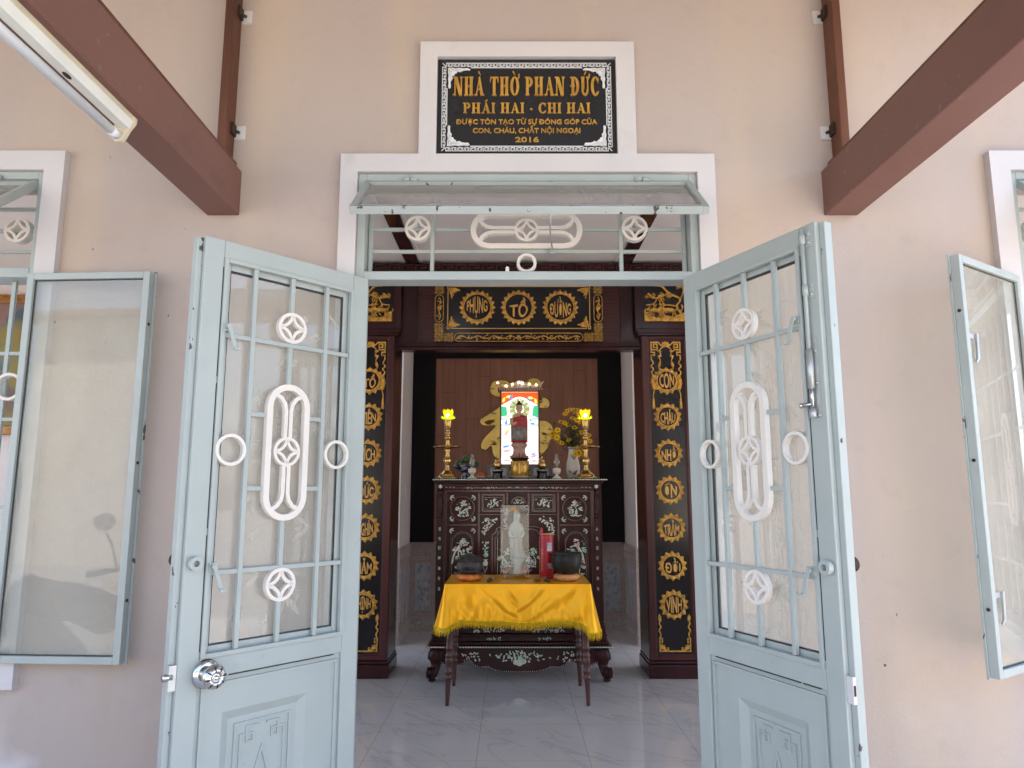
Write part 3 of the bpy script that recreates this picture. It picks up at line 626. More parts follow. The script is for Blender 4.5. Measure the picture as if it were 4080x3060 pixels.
        b = MB(); b.tube([(u, y, 1.63), (u, y, 1.70)], .0055, 10); b.tube([(u, y, 1.642), (u-.030, y-.008*s, 1.640)], [.005, .006], 8); b.ball((u-.032, y-.008*s, 1.640), .008, 10, 8); bl(b, 'bolt_rod', chrome_m, bt)
        b = MB(); b.box(u-.012, u+.020, *F(-.003, -.0002), 1.605, 1.825); b.tube([(u, y, 1.685), (u, y, 1.795)], .0095, 12); b.tube([(u, y, 1.604), (u, y, 1.628)], .010, 12)
        for q in (1.61, 1.70, 1.79): b.ball((u+.014, -.004*s, q), .0045, 8, 6)
        bl(b, 'bolt_barrel', zinc_m, bt)
        for q in (2.115, 1.965):
            b = MB(); b.box(u-.016, u+.022, *F(-.003, -.0002), q-.024, q+.024); b.tube([(u, y, q-.015), (u, y, q+.015)], .0085, 12)
            for e in (-.013, .013): b.ball((u+.015, -.004*s, q+e), .0045, 8, 6)
            bl(b, 'bolt_guide', steel_m, bt)
    return t
door_leaf('left open door leaf with a chrome knob on its pale blue frame', (-.515, -.025, 0), R(-132.0), -1, 11, True)
door_leaf('right open door leaf with a long tower bolt and no knob', (.611, -.037, 0), R(-65.7), 1, 23, False)
# ------------------------------------------------------------------ side windows
def side_window(label, right):
    g = mx if right else (lambda x: x)
    X = lambda x0, x1: tuple(sorted((g(x0), g(x1))))
    t = thing('side_window', label, 'window', (g(-2.335), .04, WZ0), 0, 'barred side windows of the house front')
    b = MB(); e = .0005
    b.box(*X(WX1-.028, WX1-e), -.012, .09, WZ0+e, WZ1-e); b.box(*X(WX0+e, WX0+.028), -.012, .09, WZ0+e, WZ1-e)
    b.box(*X(WX0+.028, WX1-.028), -.012, .09, WZ1-.028, WZ1-e); b.box(*X(WX0+.028, WX1-.028), -.012, .09, WZ0+e, WZ0+.028); b.box(*X(WX0+.028, WX1-.028), -.013, .09, 2.170, 2.206)
    b.build('frame', steel_m, t, bevel=.003)
    b = MB()
    for z in (2.285, 2.365, 2.450): b.box(*X(WX0+.029, WX1-.029), .040, .053, z-.0065, z+.0065)
    for x in (-2.22, -2.45, -2.68): b.box(*X(x-.007, x+.007), .038, .051, 2.2065, 2.545)
    for x in (-1.834, -1.948, -2.10, -2.22, -2.335, -2.45, -2.57, -2.72, -2.836): b.box(*X(x-.0075, x+.0075), .040, .053, WZ0+.029, 2.1695)
    for z in (1.10, 1.35, 1.66, 1.90): b.box(*X(WX0+.029, WX1-.029), .0415, .0515, z-.0065, z+.0065)
    b.build('grille', steel_m, t, bevel=.0015)
    for x in (-1.838, -2.832):
        b = MB(); coin(b, g(x), 2.365, .0485, .028, .060); b.build('coin_ornament', white_m, t)
    for x in (-1.802, -2.868):
        b = MB(); ring(b, g(x), 1.775, .050, .020, .050); b.build('ring_ornament', white_m, t)
    b = MB(); long_orn(b, g(-2.335), 1.5, .0745, .24, .030, .060); b.build('long_ornament', white_m, t)
    # awning flap in the upper light
    b = MB(); FMm = FM
    p, q = X(WX0+.03, WX1-.03)
    for u0, u1, l0, l1 in ((p, p+.022, 0, Lf), (q-.022, q, 0, Lf), (p+.022, q-.022, 0, .02), (p+.022, q-.022, Lf-.022, Lf)): b.box(u0, u1, l0, l1, -.020, .008, FM)
    ff = b.build('flap_frame', steel_m, t, bevel=.002)
    b = MB(); b.box(p+.0225, q-.0225, .0205, Lf-.0225, -.006, -.003, FM); b.build('pane', flap_glass_m, ff)
    b = MB(); x = g(-1.905); b.tube([(x-.026, -.022, 2.548), (x+.026, -.022, 2.548)], .0085, 10); b.build('hinge', steel_m, t)
    # side-hung casement swung open
    hinge = Vector((g(-1.712), -.034, 0)); ang = R(-3.2) if not right else R(-146.5)
    M = Matrix.Translation(hinge) @ Matrix.Rotation(ang, 4, 'Z'); s = -1 if not right else 1
    Z0, Z1, WL = .850, 2.168, .447; w = .024
    b = MB()
    for u0, u1, q0, q1 in ((0, w, Z0, Z1), (WL-w, WL, Z0, Z1), (w, WL-w, Z1-w, Z1), (w, WL-w, Z0, Z0+w)): b.box(u0, u1, -.032, -.004, q0, q1, M)
    cf = b.build('casement_frame', steel_m, t, bevel=.002)
    b = MB(); y0 = -.0375 if right else -.003
    for u0, u1, q0, q1 in ((-.004, .016, Z0-.004, Z1+.004), (WL-.014, WL+.008, Z0-.004, Z1+.004)): b.box(u0, u1, y0-.0, y0+.0055, q0, q1, M)
    b.build('weather_strip', chipped_m, cf)
    b = MB(); b.box(w+.0005, WL-w-.0005, -.0195, -.0165, Z0+w+.0005, Z1-w-.0005, M); b.build('pane', glass_m, cf)
    for z in (1.98, 1.5, 1.05):
        b = MB(); b.tube([M @ Vector((WL-.0005, -.018, z)), M @ Vector((WL+.0025, -.018, z))], .0055, 10); b.build('screw', rust_m, cf)
    gl_ = MB(); e = .0028; yg = (-.0215, -.0145)               # dark putty line round the pane
    for u0, u1, q0, q1 in ((w+.0006, w+e, Z0+w+.0006, Z1-w-.0006), (WL-w-e, WL-w-.0006, Z0+w+.0006, Z1-w-.0006), (w+e, WL-w-e, Z1-w-e, Z1-w-.0006), (w+e, WL-w-e, Z0+w+.0006, Z0+w+e)): gl_.box(u0, u1, *yg, q0, q1, M)
    gl_.build('putty_line', gap_m, cf)
    if right:
        for z in (1.90, 1.09):
            b = MB(); b.box(WL-.074, WL-w, -.012, -.009, z-.008, z+.008, M); b.prism([(WL-.078, z+.010), (WL-.066, z+.010), (WL-.060, z-.070), (WL-.046, z-.085), (WL-.052, z-.090), (WL-.072, z-.074)], -.0085, -.002, M); b.build('latch_hook', zinc_m, cf)
    return t
side_window('left barred window, its casement folded back against the pink wall', False)
side_window('right barred window, its casement swung half open towards the porch', True)
# ------------------------------------------------------------------ hall behind the door
hall = MB()
t = thing('hall_wall', 'grey plastered wall of the hall behind the doorway', 'wall', (0, 3.4, 0))
b = MB(); b.box(-5.2, -1.36, 3.36, 3.46, 0, 3.2895); b.box(1.47, 5.4, 3.36, 3.46, 0, 3.2895); b.box(-1.36, 1.47, 3.36, 3.46, 2.66, 3.2895); b.build('partition', grey_wall_m, t)
b = MB()                                                 # the hall's ends, with wide unseen openings added to let in more daylight
for x0, x1 in ((-5.3, -5.2), (5.4, 5.5)):
    b.box(x0, x1, .2, .35, 0, 3.2895); b.box(x0, x1, 3.2, 3.6, 0, 3.2895); b.box(x0, x1, 4.9, 5.4, 0, 3.2895); b.box(x0, x1, .35, 3.2, 3.05, 3.2895); b.box(x0, x1, 3.6, 4.9, 0, .7); b.box(x0, x1, 3.6, 4.9, 3.05, 3.2895)
b.build('end_wall', grey_wall_m, t)
t = thing('niche_wall', 'grey walls of the altar niche with flower tile wainscot below', 'wall', (XC, 5.2, 0))
b = MB(); b.box(-5.2, 5.4, 5.12, 5.3, 0, 3.2895); b.build('back_wall', grey_wall_m, t)
b = MB(); b.box(-1.165, -1.066, 4.40, 5.12, 0, 3.2895); b.box(1.178, 1.278, 4.40, 5.12, 0, 3.2895); b.build('side_wall', grey_wall_m, t)
b = MB(); b.box(-1.60, -1.068, 4.388, 4.46, .885, 2.035); b.box(1.18, 1.70, 4.388, 4.46, .885, 2.035); b.build('parapet', white_wall_m, t)
# wainscot: plain tile, a patterned border row, framed flower tiles and a speckled plinth band
def wains(parent, p0, p1, nrm):                            # run of tiling from p0 to p1 (x,y), normal direction nrm
    P0, P1 = Vector((*p0, 0)), Vector((*p1, 0)); d = (P1-P0); L_ = d.length; d.normalize(); n = Vector((*nrm, 0))
    M = Matrix(((d.x, -n.x, 0, P0.x), (d.y, -n.y, 0, P0.y), (0, 0, 1, 0), (0, 0, 0, 1)))   # local x along, y into the wall, z up
    b = MB(); b.box(0, L_, -.010, 0, 0, .885, M); f = b.build('wainscot', tile_m, parent)
    lines = MB(); pics = MB(); band = MB()
    band.box(0, L_, -.013, -.0102, .03, .115, M); lines.box(0, L_, -.016, -.0102, .868, .886, M); lines.box(0, L_, -.0125, -.0102, .735, .745, M); lines.box(0, L_, -.0125, -.0102, .125, .140, M); lines.box(0, L_, -.015, -.0102, 0, .028, M)
    k = max(1, round(L_/.27)); w = L_/k
    for i in range(k):
        a, c = i*w+.03, (i+1)*w-.03
        lines.strip([(a, .165), (c, .165), (c, .715), (a, .715)], .008, -.0128, -.0102, True, M); lines.strip([(a+.03, .20), (c-.03, .20), (c-.03, .68), (a+.03, .68)], .005, -.0124, -.0102, True, M)
        pics.box(a+.034, c-.034, -.0118, -.0103, .206, .674, M)
    q = .02
    while q < L_-.02:
        lines.strip([(q, .757), (q, .855)], .007, -.0125, -.0102, False, M); lines.strip(circ(q+.02, .806, .011, 8), .003, -.0122, -.0102, True, M); q += .042
    lines.build('tile_border', tile_line_m, f); pics.build('flower_tile', tile_pic_m, f); band.build('plinth_band', marble_band_m, f)
wains(t, (-1.066, 5.12), (1.178, 5.12), (0, -1)); wains(t, (-1.066, 4.388), (-1.066, 5.108), (1, 0)); wains(t, (1.178, 4.388), (1.178, 5.108), (-1, 0))
wains(t, (-1.62, 4.398), (-1.0665, 4.398), (0, -1)); wains(t, (1.1785, 4.398), (1.72, 4.398), (0, -1))
t = thing('light_switch', 'white double light switch on the left niche wall', 'switch', (-1.064, 4.62, 1.42))
b = MB(); b.box(-1.0655, -1.054, 4.585, 4.665, 1.35, 1.47); b.build('plate', white_wall_m, t, bevel=.003)
b = MB(); b.box(-1.0535, -1.049, 4.600, 4.620, 1.37, 1.44); b.box(-1.0535, -1.049, 4.632, 4.652, 1.37, 1.44); b.build('rocker', silver_m, t)
t = thing('wall_cladding', 'red brown wood plank panel in a black surround behind the altar', 'wall panel', (XC, 5.10, .9))
b = MB(); b.box(-.818, .923, 5.085, 5.105, .90, 2.835); b.build('planks', planks_m, t)
b = MB(); b.box(-1.062, -.8185, 5.07, 5.112, .893, 2.945); b.box(.9235, 1.174, 5.07, 5.112, .893, 2.945); b.box(-.8185, .9235, 5.07, 5.112, 2.8355, 2.945); b.build('black_surround', pm('black_panel', (.008, .0065, .0075), .4, var=.2, scale=9, stretch=(6, 1, .3), spec=.15), t)
# ceiling beams and the carved cornice
for x0, x1, lab in ((-.873, -.764, 'dark carved ceiling beam on the left of the hall'), (mx(-.764), mx(-.873), 'dark carved ceiling beam on the right of the hall')):
    t = thing('ceiling_beam', lab, 'beam', ((x0+x1)/2, 1.7, 3.25), 0, 'dark beams under the hall ceiling')
    b = MB(); b.box(x0, x1, .2, 3.14, 3.262, 3.2905); b.build('beam_body', wood_m, t, bevel=.004)
    b = MB(); b.box(x0-.026, x0-.001, .2, 3.14, 3.276, 3.2903); b.box(x1+.001, x1+.026, .2, 3.14, 3.276, 3.2903); b.build('white_moulding', white_wall_m, t)
t = thing('cornice', 'dark carved cornice with key pattern across the hall above the altar', 'cornice', (XC, 3.2, 3.2))
b = MB(); b.box(-1.5, 1.6, 3.142, 3.355, 3.195, 3.2604); b.build('cornice_body', wood_m, t, bevel=.004)
b = MB(); x = -1.45
while x < 1.5:
    b.strip([(x, 3.21), (x, 3.248), (x+.085, 3.248), (x+.085, 3.225), (x+.04, 3.225)], .008, 3.132, 3.1415); x += .11
b.build('key_carving', red_wood_m, t)
# ------------------------------------------------------------------ gilt medallions, scrolls
def petals(mb, cx, cz, y, r0, r1, n, dp):                   # lotus-petal ring in relief
    for i in range(n):
        a0 = 2*math.pi*(i-.5)/n; a1 = 2*math.pi*(i+.5)/n; am = 2*math.pi*i/n
        p = lambda r, a, yy: (cx+r*math.sin(a), yy, cz+r*math.cos(a))
        rs = r0+(r1-r0)*.45
        vs = [p(r0, a0, y), p(r0, a1, y), p(rs, a1, y), p(r1, am, y), p(rs, a0, y), p(r0+(r1-r0)*.42, am, y-dp), p(r0, am, y-dp*.6)]
        mb.add(vs, [(0, 6, 5, 4), (6, 1, 2, 5), (5, 2, 3), (4, 5, 3)])
    mb.strip(circ(cx, cz, r0, 36), (r1-r0)*.22, y-dp*1.1, y+.001, True)
def bulge(u, q):
    k = math.sqrt(max(.05, 1-(.86*u)**2)); return u*.98, q*k
def medallion(parent, cx, cz, y, r0, r1, n, word, wid):
    b = MB(); petals(b, cx, cz, y, r0, r1, n, .012); m_ = b.build('medallion', gilt_m, parent)
    b = MB(); b.prism(circ(cx, cz, r0-.002, 36), y-.003, y+.001); b.build('medallion_disc', black_m, m_)
    b = MB(); text(b, word, cx, cz, wid, r0*1.62, y-.011, y-.002, .020, bulge); b.build('lettering', flat_gilt_m, m_)
def scroll(mb, cx, cz, y, L_, H_, seed, vertical=False, dens=1.):
    r = random.Random(seed); f = (lambda x, z: (cx+z, cz+x)) if vertical else (lambda x, z: (cx+x, cz+z)); n = max(2, int(L_/H_/1.15)); st = L_/n
    pts = [f(-L_/2+st*i/6, math.sin(i*math.pi/6)*H_*.22) for i in range(6*n+1)]; mb.strip(pts, H_*.12, y-.006, y)
    for i in range(n):
        x = -L_/2+st*(i+.5); sg = 1 if i % 2 == 0 else -1
        sp = [f(x+(.36-.05*k)*H_*math.cos(k*.9+.6)*.8, sg*(-.10*H_)+(.34-.045*k)*H_*math.sin(k*.9+.6)*sg*.9) for k in range(6)]; mb.strip(sp, H_*.085, y-.007-.0003*i % .001, y-.0005)
        for k in range(int(4*dens)):
            a = r.uniform(0, 6.28); px, pz = f(x+r.uniform(-.5, .5)*st, r.uniform(-.3, .3)*H_); mb.pillow(leafpoly(px, pz, a, H_*.34, H_*.17), y-.0095-.0004*k, y, .25)
    px, pz = f(0, 0)
    for k in range(8): mb.pillow(leafpoly(px, pz, k*math.pi/4, H_*.36, H_*.22), y-.012-.0003*k, y, .2)
def bracket_orn(mb, x, z, sx, sz, y, S):                   # acanthus spray in a corner
    for k, (px, pz, a, L_) in enumerate(((0, 0, .15, 1.), (0, 0, 1.35, .9), (.25, .12, .5, .55), (.10, .35, 1.0, .55), (.1, .1, .75, .6), (.55, .10, .1, .6), (.12, .65, 1.45, .5))):
        c, s = math.cos(a), math.sin(a); P = [(x+sx*u, z+sz*v) for u, v in leafpoly(px*S, pz*S, a, L_*S, L_*S*.42)]
        if sx*sz < 0: P = P[::-1]
        mb.pillow(P, y-.010-.0006*k, y, .25)
def fret(mb, x0, x1, z0, z1, y, st):                       # diagonal swastika-lattice
    nx, nz = max(1, round((x1-x0)/st)), max(1, round((z1-z0)/st)); sx, sz = (x1-x0)/nx, (z1-z0)/nz
    for i in range(nx):
        for j in range(nz):
            cx, cz = x0+(i+.5)*sx, z0+(j+.5)*sz; q = 1 if (i+j) % 2 else -1
            for e in (-.28, 0, .28):
                dx, dz = sx*.36, sz*.36*q; ox, oz = e*sx, -e*sz*q
                mb.strip([(cx-dx+ox, cz-dz+oz), (cx+dx+ox, cz+dz+oz)], st*.15, y-.005-.0002*abs(e), y)
# ------------------------------------------------------------------ the two couplet columns and the carved blocks over them
def column(label, words, f):
    X = lambda a, c: tuple(sorted((f(a), f(c))))
    t = thing('couplet_column', label, 'column', (f(1.256), 3.3, 0), 0, 'dark columns with gilt words beside the altar')
    b = MB(); b.box(*X(1.058, 1.452), 3.232, 3.62, .125, 2.672); b.build('shaft', wood_m, t, bevel=.004)
    b = MB(); b.box(*X(1.045, 1.468), 3.19, 3.63, 0, .10); b.box(*X(1.052, 1.460), 3.205, 3.625, .10, .125); b.build('plinth', wood_m, t, bevel=.008)
    b = MB()
    for a, c, q0, q1 in ((1.062, 1.112, .13, 2.668), (1.400, 1.448, .13, 2.668), (1.112, 1.400, .13, .165), (1.112, 1.400, 2.640, 2.668)): b.box(*X(a, c), 3.214, 3.2325, q0, q1)
    for a, c, q0, q1 in ((1.112, 1.122, .165, 2.640), (1.390, 1.400, .165, 2.640), (1.122, 1.390, .165, .175), (1.122, 1.390, 2.630, 2.640)): b.box(*X(a, c), 3.222, 3.2323, q0, q1)
    b.build('panel_frame', red_wood_m, t, bevel=.003)
    b = MB(); b.box(*X(1.1225, 1.3895), 3.228, 3.2322, .1755, 2.6295); b.build('black_panel', black_m, t)
    y = 3.2275
    for i, w in enumerate(words): medallion(t, f(1.256), 2.300-.2932*i, y, .079, .117, 14, w, .122 if len(w) > 2 else .105)
    # top: key-cornered garland with hanging ribbons; foot: bracket of keys and flames
    b = MB(); cx = f(1.256)
    for q in (1, -1):
        h = lambda P: [(cx+q*px, pz) for px, pz in P]
        b.strip(h([(.080, 2.575), (.098, 2.575), (.098, 2.603), (.070, 2.603), (.070, 2.556), (.118, 2.556), (.118, 2.618), (.060, 2.618), (.035, 2.592), (0, 2.606)]), .011, y-.008, y)
        b.strip(h([(.118, 2.553), (.118, 2.535), (.092, 2.535), (.092, 2.510), (.118, 2.510), (.118, 2.47)]), .010, y-.0077, y)
        b.strip(spline(h([(.116, 2.47), (.104, 2.445), (.122, 2.42), (.103, 2.395), (.120, 2.37), (.110, 2.345)]), 4), .010, y-.0074, y)
        b.strip(spline(h([(0, 2.585), (.03, 2.575), (.05, 2.545), (.040, 2.52), (.058, 2.50), (.045, 2.47), (.052, 2.44), (.066, 2.42)]), 4), .0085, y-.0071, y)
        b.pillow(leafpoly(cx+q*.045, 2.468, R(-78 if q > 0 else -102), .075, .024), y-.010, y, .2)
        for pz in (2.545, 2.505): b.pillow(leafpoly(cx+q*.03, pz, 0 if q > 0 else math.pi, .04, .02), y-.009, y, .2)
        for k, (px, pz) in enumerate(((.100, 2.335), (.108, 2.31), (.112, 2.285), (.106, 2.26), (.100, 2.24))): b.pillow(circ(cx+q*px, pz, .020, 9), y-.013-.0004*k, y, .35)
        b.strip(h([(.100, 2.23), (.112, 2.18), (.110, 2.15)]), .007, y-.0068, y); b.pillow(h([(.102, 2.155), (.118, 2.155), (.122, 2.07), (.098, 2.07)]), y-.010, y, .2)
    for k in range(5): b.pillow(leafpoly(cx, 2.588, R(20+35*k), .045, .026), y-.0105-.0005*k, y, .25)
    b.build('garland_carving', gilt_m, t)
    b = MB()
    for q in (1, -1):
        h = lambda P: [(cx+q*px, pz) for px, pz in P]
        b.strip(h([(.055, .225), (.055, .205), (.085, .205), (.085, .222), (.117, .222), (.117, .196), (0, .196)]), .010, y-.008, y)
        b.strip(h([(.118, .215), (.118, .29), (.098, .29), (.098, .262), (.108, .262)]), .009, y-.0076, y)
        b.strip(spline(h([(.116, .29), (.108, .32), (.120, .35), (.106, .375), (.118, .40), (.110, .42)]), 4), .010, y-.0073, y)
        b.pillow(leafpoly(cx+q*.110, .405, R(85 if q > 0 else 95), .07, .028), y-.010, y, .2)
        for k in range(4): b.pillow(leafpoly(cx+q*.11, .212, R((170-30*k) if q > 0 else (10+30*k)), .045, .018), y-.009-.0004*k, y, .25)
    b.build('foot_carving', gilt_m, t)
    # carved block above
    t2 = thing('carved_panel', 'gilt pierced carving of pines and deer above the '+('right' if f(1) > .5 else 'left')+' column', 'carving', (f(1.25), 3.25, 2.70), 0, 'gilt carvings over the columns')
    b = MB(); b.box(*X(1.012, 1.50), 3.236, 3.345, 2.728, 3.195); b.build('backing', black_m, t2)
    b = MB(); b.box(*X(1.03, 1.48), 3.200, 3.34, 2.6725, 2.692); b.box(*X(1.02, 1.49), 3.190, 3.34, 2.692, 2.712); b.box(*X(1.012, 1.50), 3.206, 3.34, 2.712, 2.728)
    b.box(*X(1.012, 1.060), 3.204, 3.2358, 2.7285, 3.195); b.box(*X(1.455, 1.50), 3.204, 3.2358, 2.7285, 3.195); b.box(*X(1.060, 1.455), 3.204, 3.2358, 2.7285, 2.770)
    b.box(*X(1.060, 1.078), 3.214, 3.2357, 2.770, 3.195); b.box(*X(1.078, 1.44), 3.214, 3.2357, 2.770, 2.786); b.build('moulding', wood_m, t2, bevel=.003)
    b = MB(); r = random.Random(5); y = 3.230; g0 = 1.086
    z0 = 2.792; b.pillow([(f(g0), z0), (f(1.44), z0), (f(1.44), z0+.08), (f(1.38), z0+.06), (f(1.33), z0+.035), (f(1.27), z0+.05), (f(1.20), z0+.03), (f(1.15), z0+.045), (f(1.12), z0+.075), (f(g0), z0+.09)], y-.02, y+.004, .03)
    for pts, w in (([(1.40, z0+.06), (1.36, z0+.13), (1.39, z0+.19), (1.30, z0+.24), (1.24, z0+.30), (1.18, z0+.31)], .014), ([(1.39, z0+.19), (1.42, z0+.27), (1.38, z0+.36)], .010), ([(1.30, z0+.24), (1.20, z0+.20), (1.13, z0+.21)], .009),
                   ([(1.24, z0+.30), (1.26, z0+.37), (1.32, z0+.40)], .009), ([(1.20, z0+.20), (1.17, z0+.15), (1.11, z0+.14)], .008), ([(1.36, z0+.13), (1.27, z0+.14), (1.22, z0+.11)], .008)):
        b.strip(spline([(f(px), pz) for px, pz in pts], 4), w, y-.014, y+.003)
    for px, pz, S in ((1.145, .22, .050), (1.265, .225, .062), (1.165, .33, .055), (1.40, .30, .055), (1.33, .395, .06), (1.23, .385, .045), (1.10, .38, .04)):
        for k in range(11):
            a = r.uniform(0, math.pi); rr = S*r.uniform(.2, .85); b.pillow(circ(f(px)+rr*math.cos(a), z0+pz+rr*math.sin(a)*.75-.012, S*r.uniform(.20, .30), 8), y-.018-.0011*k, y+.002, .4)
    for px, pz, sg in ((1.175, .062, 1), (1.295, .062, -1)):      # two deer
        q = lambda P: [(f(px+sg*u), z0+pz+v) for u, v in P]
        b.pillow(q([(-.05, .035), (-.03, .048), (.02, .045), (.045, .050), (.060, .085), (.075, .098), (.092, .088), (.082, .078), (.072, .072), (.062, .035), (.045, .018), (-.035, .016)]), y-.026, y+.002, .12)
        for lg in ([(-.04, .02), (-.055, -.005), (-.045, -.035)], [(-.03, .02), (-.03, -.01), (-.018, -.035)], [(.045, .02), (.055, -.01), (.048, -.036)], [(.05, .025), (.075, .0), (.09, -.025)]): b.strip(q(lg), .008, y-.020, y+.002)
        for an in ([(.070, .098), (.062, .125), (.070, .14)], [(.074, .098), (.082, .120), (.075, .138)]): b.strip(q(an), .005, y-.018, y)
    for k in range(26): b.pillow(leafpoly(f(r.uniform(g0, 1.42)), z0+r.uniform(.04, .12), r.uniform(.6, 2.5), .035, .013), y-.010-.0004*k, y+.002, .2)
    b.build('carving', gilt_m, t2)
    return t
column('right dark column of gilt medallions from CON at the top to VINH', ['CON', 'CHÁU', 'NHỜ', 'ƠN', 'TRĂM', 'ĐỜI', 'VINH'], lambda x: x)
column('left dark column of gilt medallions, half hidden by the door leaf', ['TỔ', 'TIÊN', 'TÍCH', 'ĐỨC', 'NGHÌN', 'NĂM', 'THỊNH'], lambda x: 2*XC-.012-x)
# ------------------------------------------------------------------ lintel and the great board
t = thing('lintel', 'dark wood lintel with perforated red panels behind the big gilt board', 'lintel', (XC, 3.3, 2.6))
b = MB(); b.box(-1.0, 1.01, 3.300, 3.355, 2.625, 3.195); b.build('backing', red_wood_m, t)
b = MB(); b.box(-1.045, 1.058, 3.232, 3.36, 2.588, 2.606); b.box(-1.045, 1.058, 3.252, 3.36, 2.606, 2.6245); b.box(-1.045, 1.058, 3.25, 3.36, 2.560, 2.588); b.build('moulding', wood_m, t, bevel=.004)
b = MB(); b.box(-1.0, -.79, 3.280, 3.2995, 2.625, 3.195); b.box(mx(-.79), mx(-1.0), 3.280, 3.2995, 2.625, 3.195); b.build('side_stile', wood_m, t)
b = MB()
for f in (lambda x: x, mx):
    for i in range(9):
        for j in range(17): b.prism(circ(f(-.775+.0155*i), 2.66+.031*j, .0032, 6), 3.2988, 3.3015)
hl = b.build('speaker_hole', black_m, t); hl['kind'] = 'stuff'
t = thing('ancestral_board', 'horizontal black and gold board reading PHỤNG TỔ ĐƯỜNG above the altar', 'sign', (XC, 3.24, 2.618))
BX0, BX1, BZ0, BZ1 = -.640, .750, 2.626, 3.190; fw = .076
b = MB(); b.box(BX0, BX1, 3.240, 3.299, BZ0, BZ1); b.build('board', black_m, t, bevel=.003)
b = MB(); y = 3.2395
for x0, x1, z0, z1 in ((BX0, BX0+fw, BZ0, BZ0+.16), (BX1-fw, BX1, BZ0, BZ0+.16), (BX0+fw, BX0+.16, BZ0, BZ0+fw), (BX1-.16, BX1-fw, BZ0, BZ0+fw), (BX0, BX0+fw, 3.03, BZ1), (BX1-fw, BX1, 3.03, BZ1), (BX0+fw, BX0+.16, BZ1-fw, BZ1), (BX1-.16, BX1-fw, BZ1-fw, BZ1)): fret(b, x0+.003, x1-.003, z0+.003, z1-.003, y, .0255)
for x, e in ((BX0+fw/2, 0), (BX1-fw/2, 1)):
    z0, z1 = BZ0+.165, 3.026; o = arc(x, z1-.036, .034, 0, 180, 8)+arc(x, z0+.036, .034, 180, 360, 8); b.strip(o, .005, y-.006, y, True); scroll(b, x, (z0+z1)/2, y, z1-z0-.04, .056, 3+e, True)
for z in (BZ0+fw/2, BZ1-fw/2):
    x0, x1 = BX0+.165, BX1-.165; o = arc(x1-.036, z, .034, -90, 90, 8)+arc(x0+.036, z, .034, 90, 270, 8); b.strip(o, .005, y-.006, y, True); scroll(b, (x0+x1)/2, z, y, x1-x0-.05, .056, 9)
b.build('frame_carving', gilt_m, t)
b = MB(); i0, i1, k0, k1 = -.535, .647, 2.735, 3.098
for q in (1, -1):
    e = lambda P: [((i0 if q > 0 else i1)+q*u, v) for u, v in P]
    b.strip(e([(.034, k0), (.034, k0+.022), (.0, k0+.022), (.0, k0), (.017, k0), (.017, k0+.036), (.004, k0+.036), (.004, k1-.036), (.017, k1-.036), (.017, k1), (0, k1), (0, k1-.022), (.034, k1-.022), (.034, k1)]), .0065, y-.004, y)
for z in (k0+.003, k1-.003): b.strip([(i0+.034, z), (i1-.034, z)], .0065, y-.0042, y)
b.build('line_border', flat_gilt_m, t)
for sx, x in ((1, i0+.024), (-1, i1-.024)):
    for sz, z in ((1, k0+.024), (-1, k1-.024)):
        b = MB(); bracket_orn(b, x, z, sx, sz, y, .075); b.build('corner_carving', gilt_m, t)
for x, w, wd in ((-.288, 'PHỤNG', .175), (.055, 'TỔ', .155), (.400, 'ĐƯỜNG', .178)): medallion(t, x, 2.917, y, .113, .152, 20, w, wd)
# ------------------------------------------------------------------ picture on the partition, seen through the left window
t = thing('framed_picture', 'gold framed painting on the hall wall, seen through the left window bars', 'picture', (-4.5, 3.34, 2.45))
b = MB(); x0, x1, z0, z1 = -5.15, -4.02, 1.87, 3.05; w = .07
for p in ((x0, x0+w, z0, z1), (x1-w, x1, z0, z1), (x0+w, x1-w, z0, z0+w), (x0+w, x1-w, z1-w, z1)): b.box(p[0], p[1], 3.315, 3.358, p[2], p[3])
b.build('picture_frame', pm('gold_frame', (.30, .13, .03), .35, .4, var=.4, scale=30), t, bevel=.006)
cm = pm('painted_canvas', (.07, .11, .15), .5, var=.3, scale=4)
mixc(cm, ramp(cm, axis(cm, 2), .0, -.25), (.14, .075, .05)); mixc(cm, noise_mask(cm, 3, .5, .6, off=2), (.22, .12, .10)); mixc(cm, noise_mask(cm, 1.6, .52, .6, off=8), (.22, .17, .02))
b = MB(); b.box(x0+w, x1-w, 3.335, 3.357, z0+w, z1-w); b.build('canvas', cm, t)
# ------------------------------------------------------------------ house across the yard (mirrored in the panes)
t = thing('neighbour_house', 'cream house across the yard with a white framed window', 'house', (-2, -12, -.12))
b = MB(); b.box(-12, -6.2, -12.4, -12.1, -.12, 5.2); b.box(-6.2, 9, -12.4, -12.1, -.12, 3.3); b.build('wall', house_m, t)
for x, z in ((-8.6, 1.95), (-3.4, 1.0), (1.2, 1.0)):
    b = MB(); b.strip([(x-.95, z), (x+.95, z), (x+.95, z+1.5), (x-.95, z+1.5)], .16, -12.1, -12.05, True); wf = b.build('window', trim_m, t)
    b = MB(); b.box(x-.87, x+.87, -12.095, -12.085, z+.08, z+1.42); b.build('pane', pm('dim_pane', (.28, .27, .24), .1, var=.1), wf)
    b = MB()
    for q in (-.3, .3): b.box(x+q-.04, x+q+.04, -12.084, -12.06, z+.08, z+1.42)
    for q in (.5, .95): b.box(x-.87, x-.345, -12.084, -12.065, z+q-.015, z+q+.015)
    b.build('frame', white_wall_m, wf)
b = MB(); b.box(-12.3, -6.0, -13, -11.7, 5.2, 5.32); b.box(-6.0, 9.3, -13, -11.4, 3.3, 3.42); b.build('roof', beam_m, t)
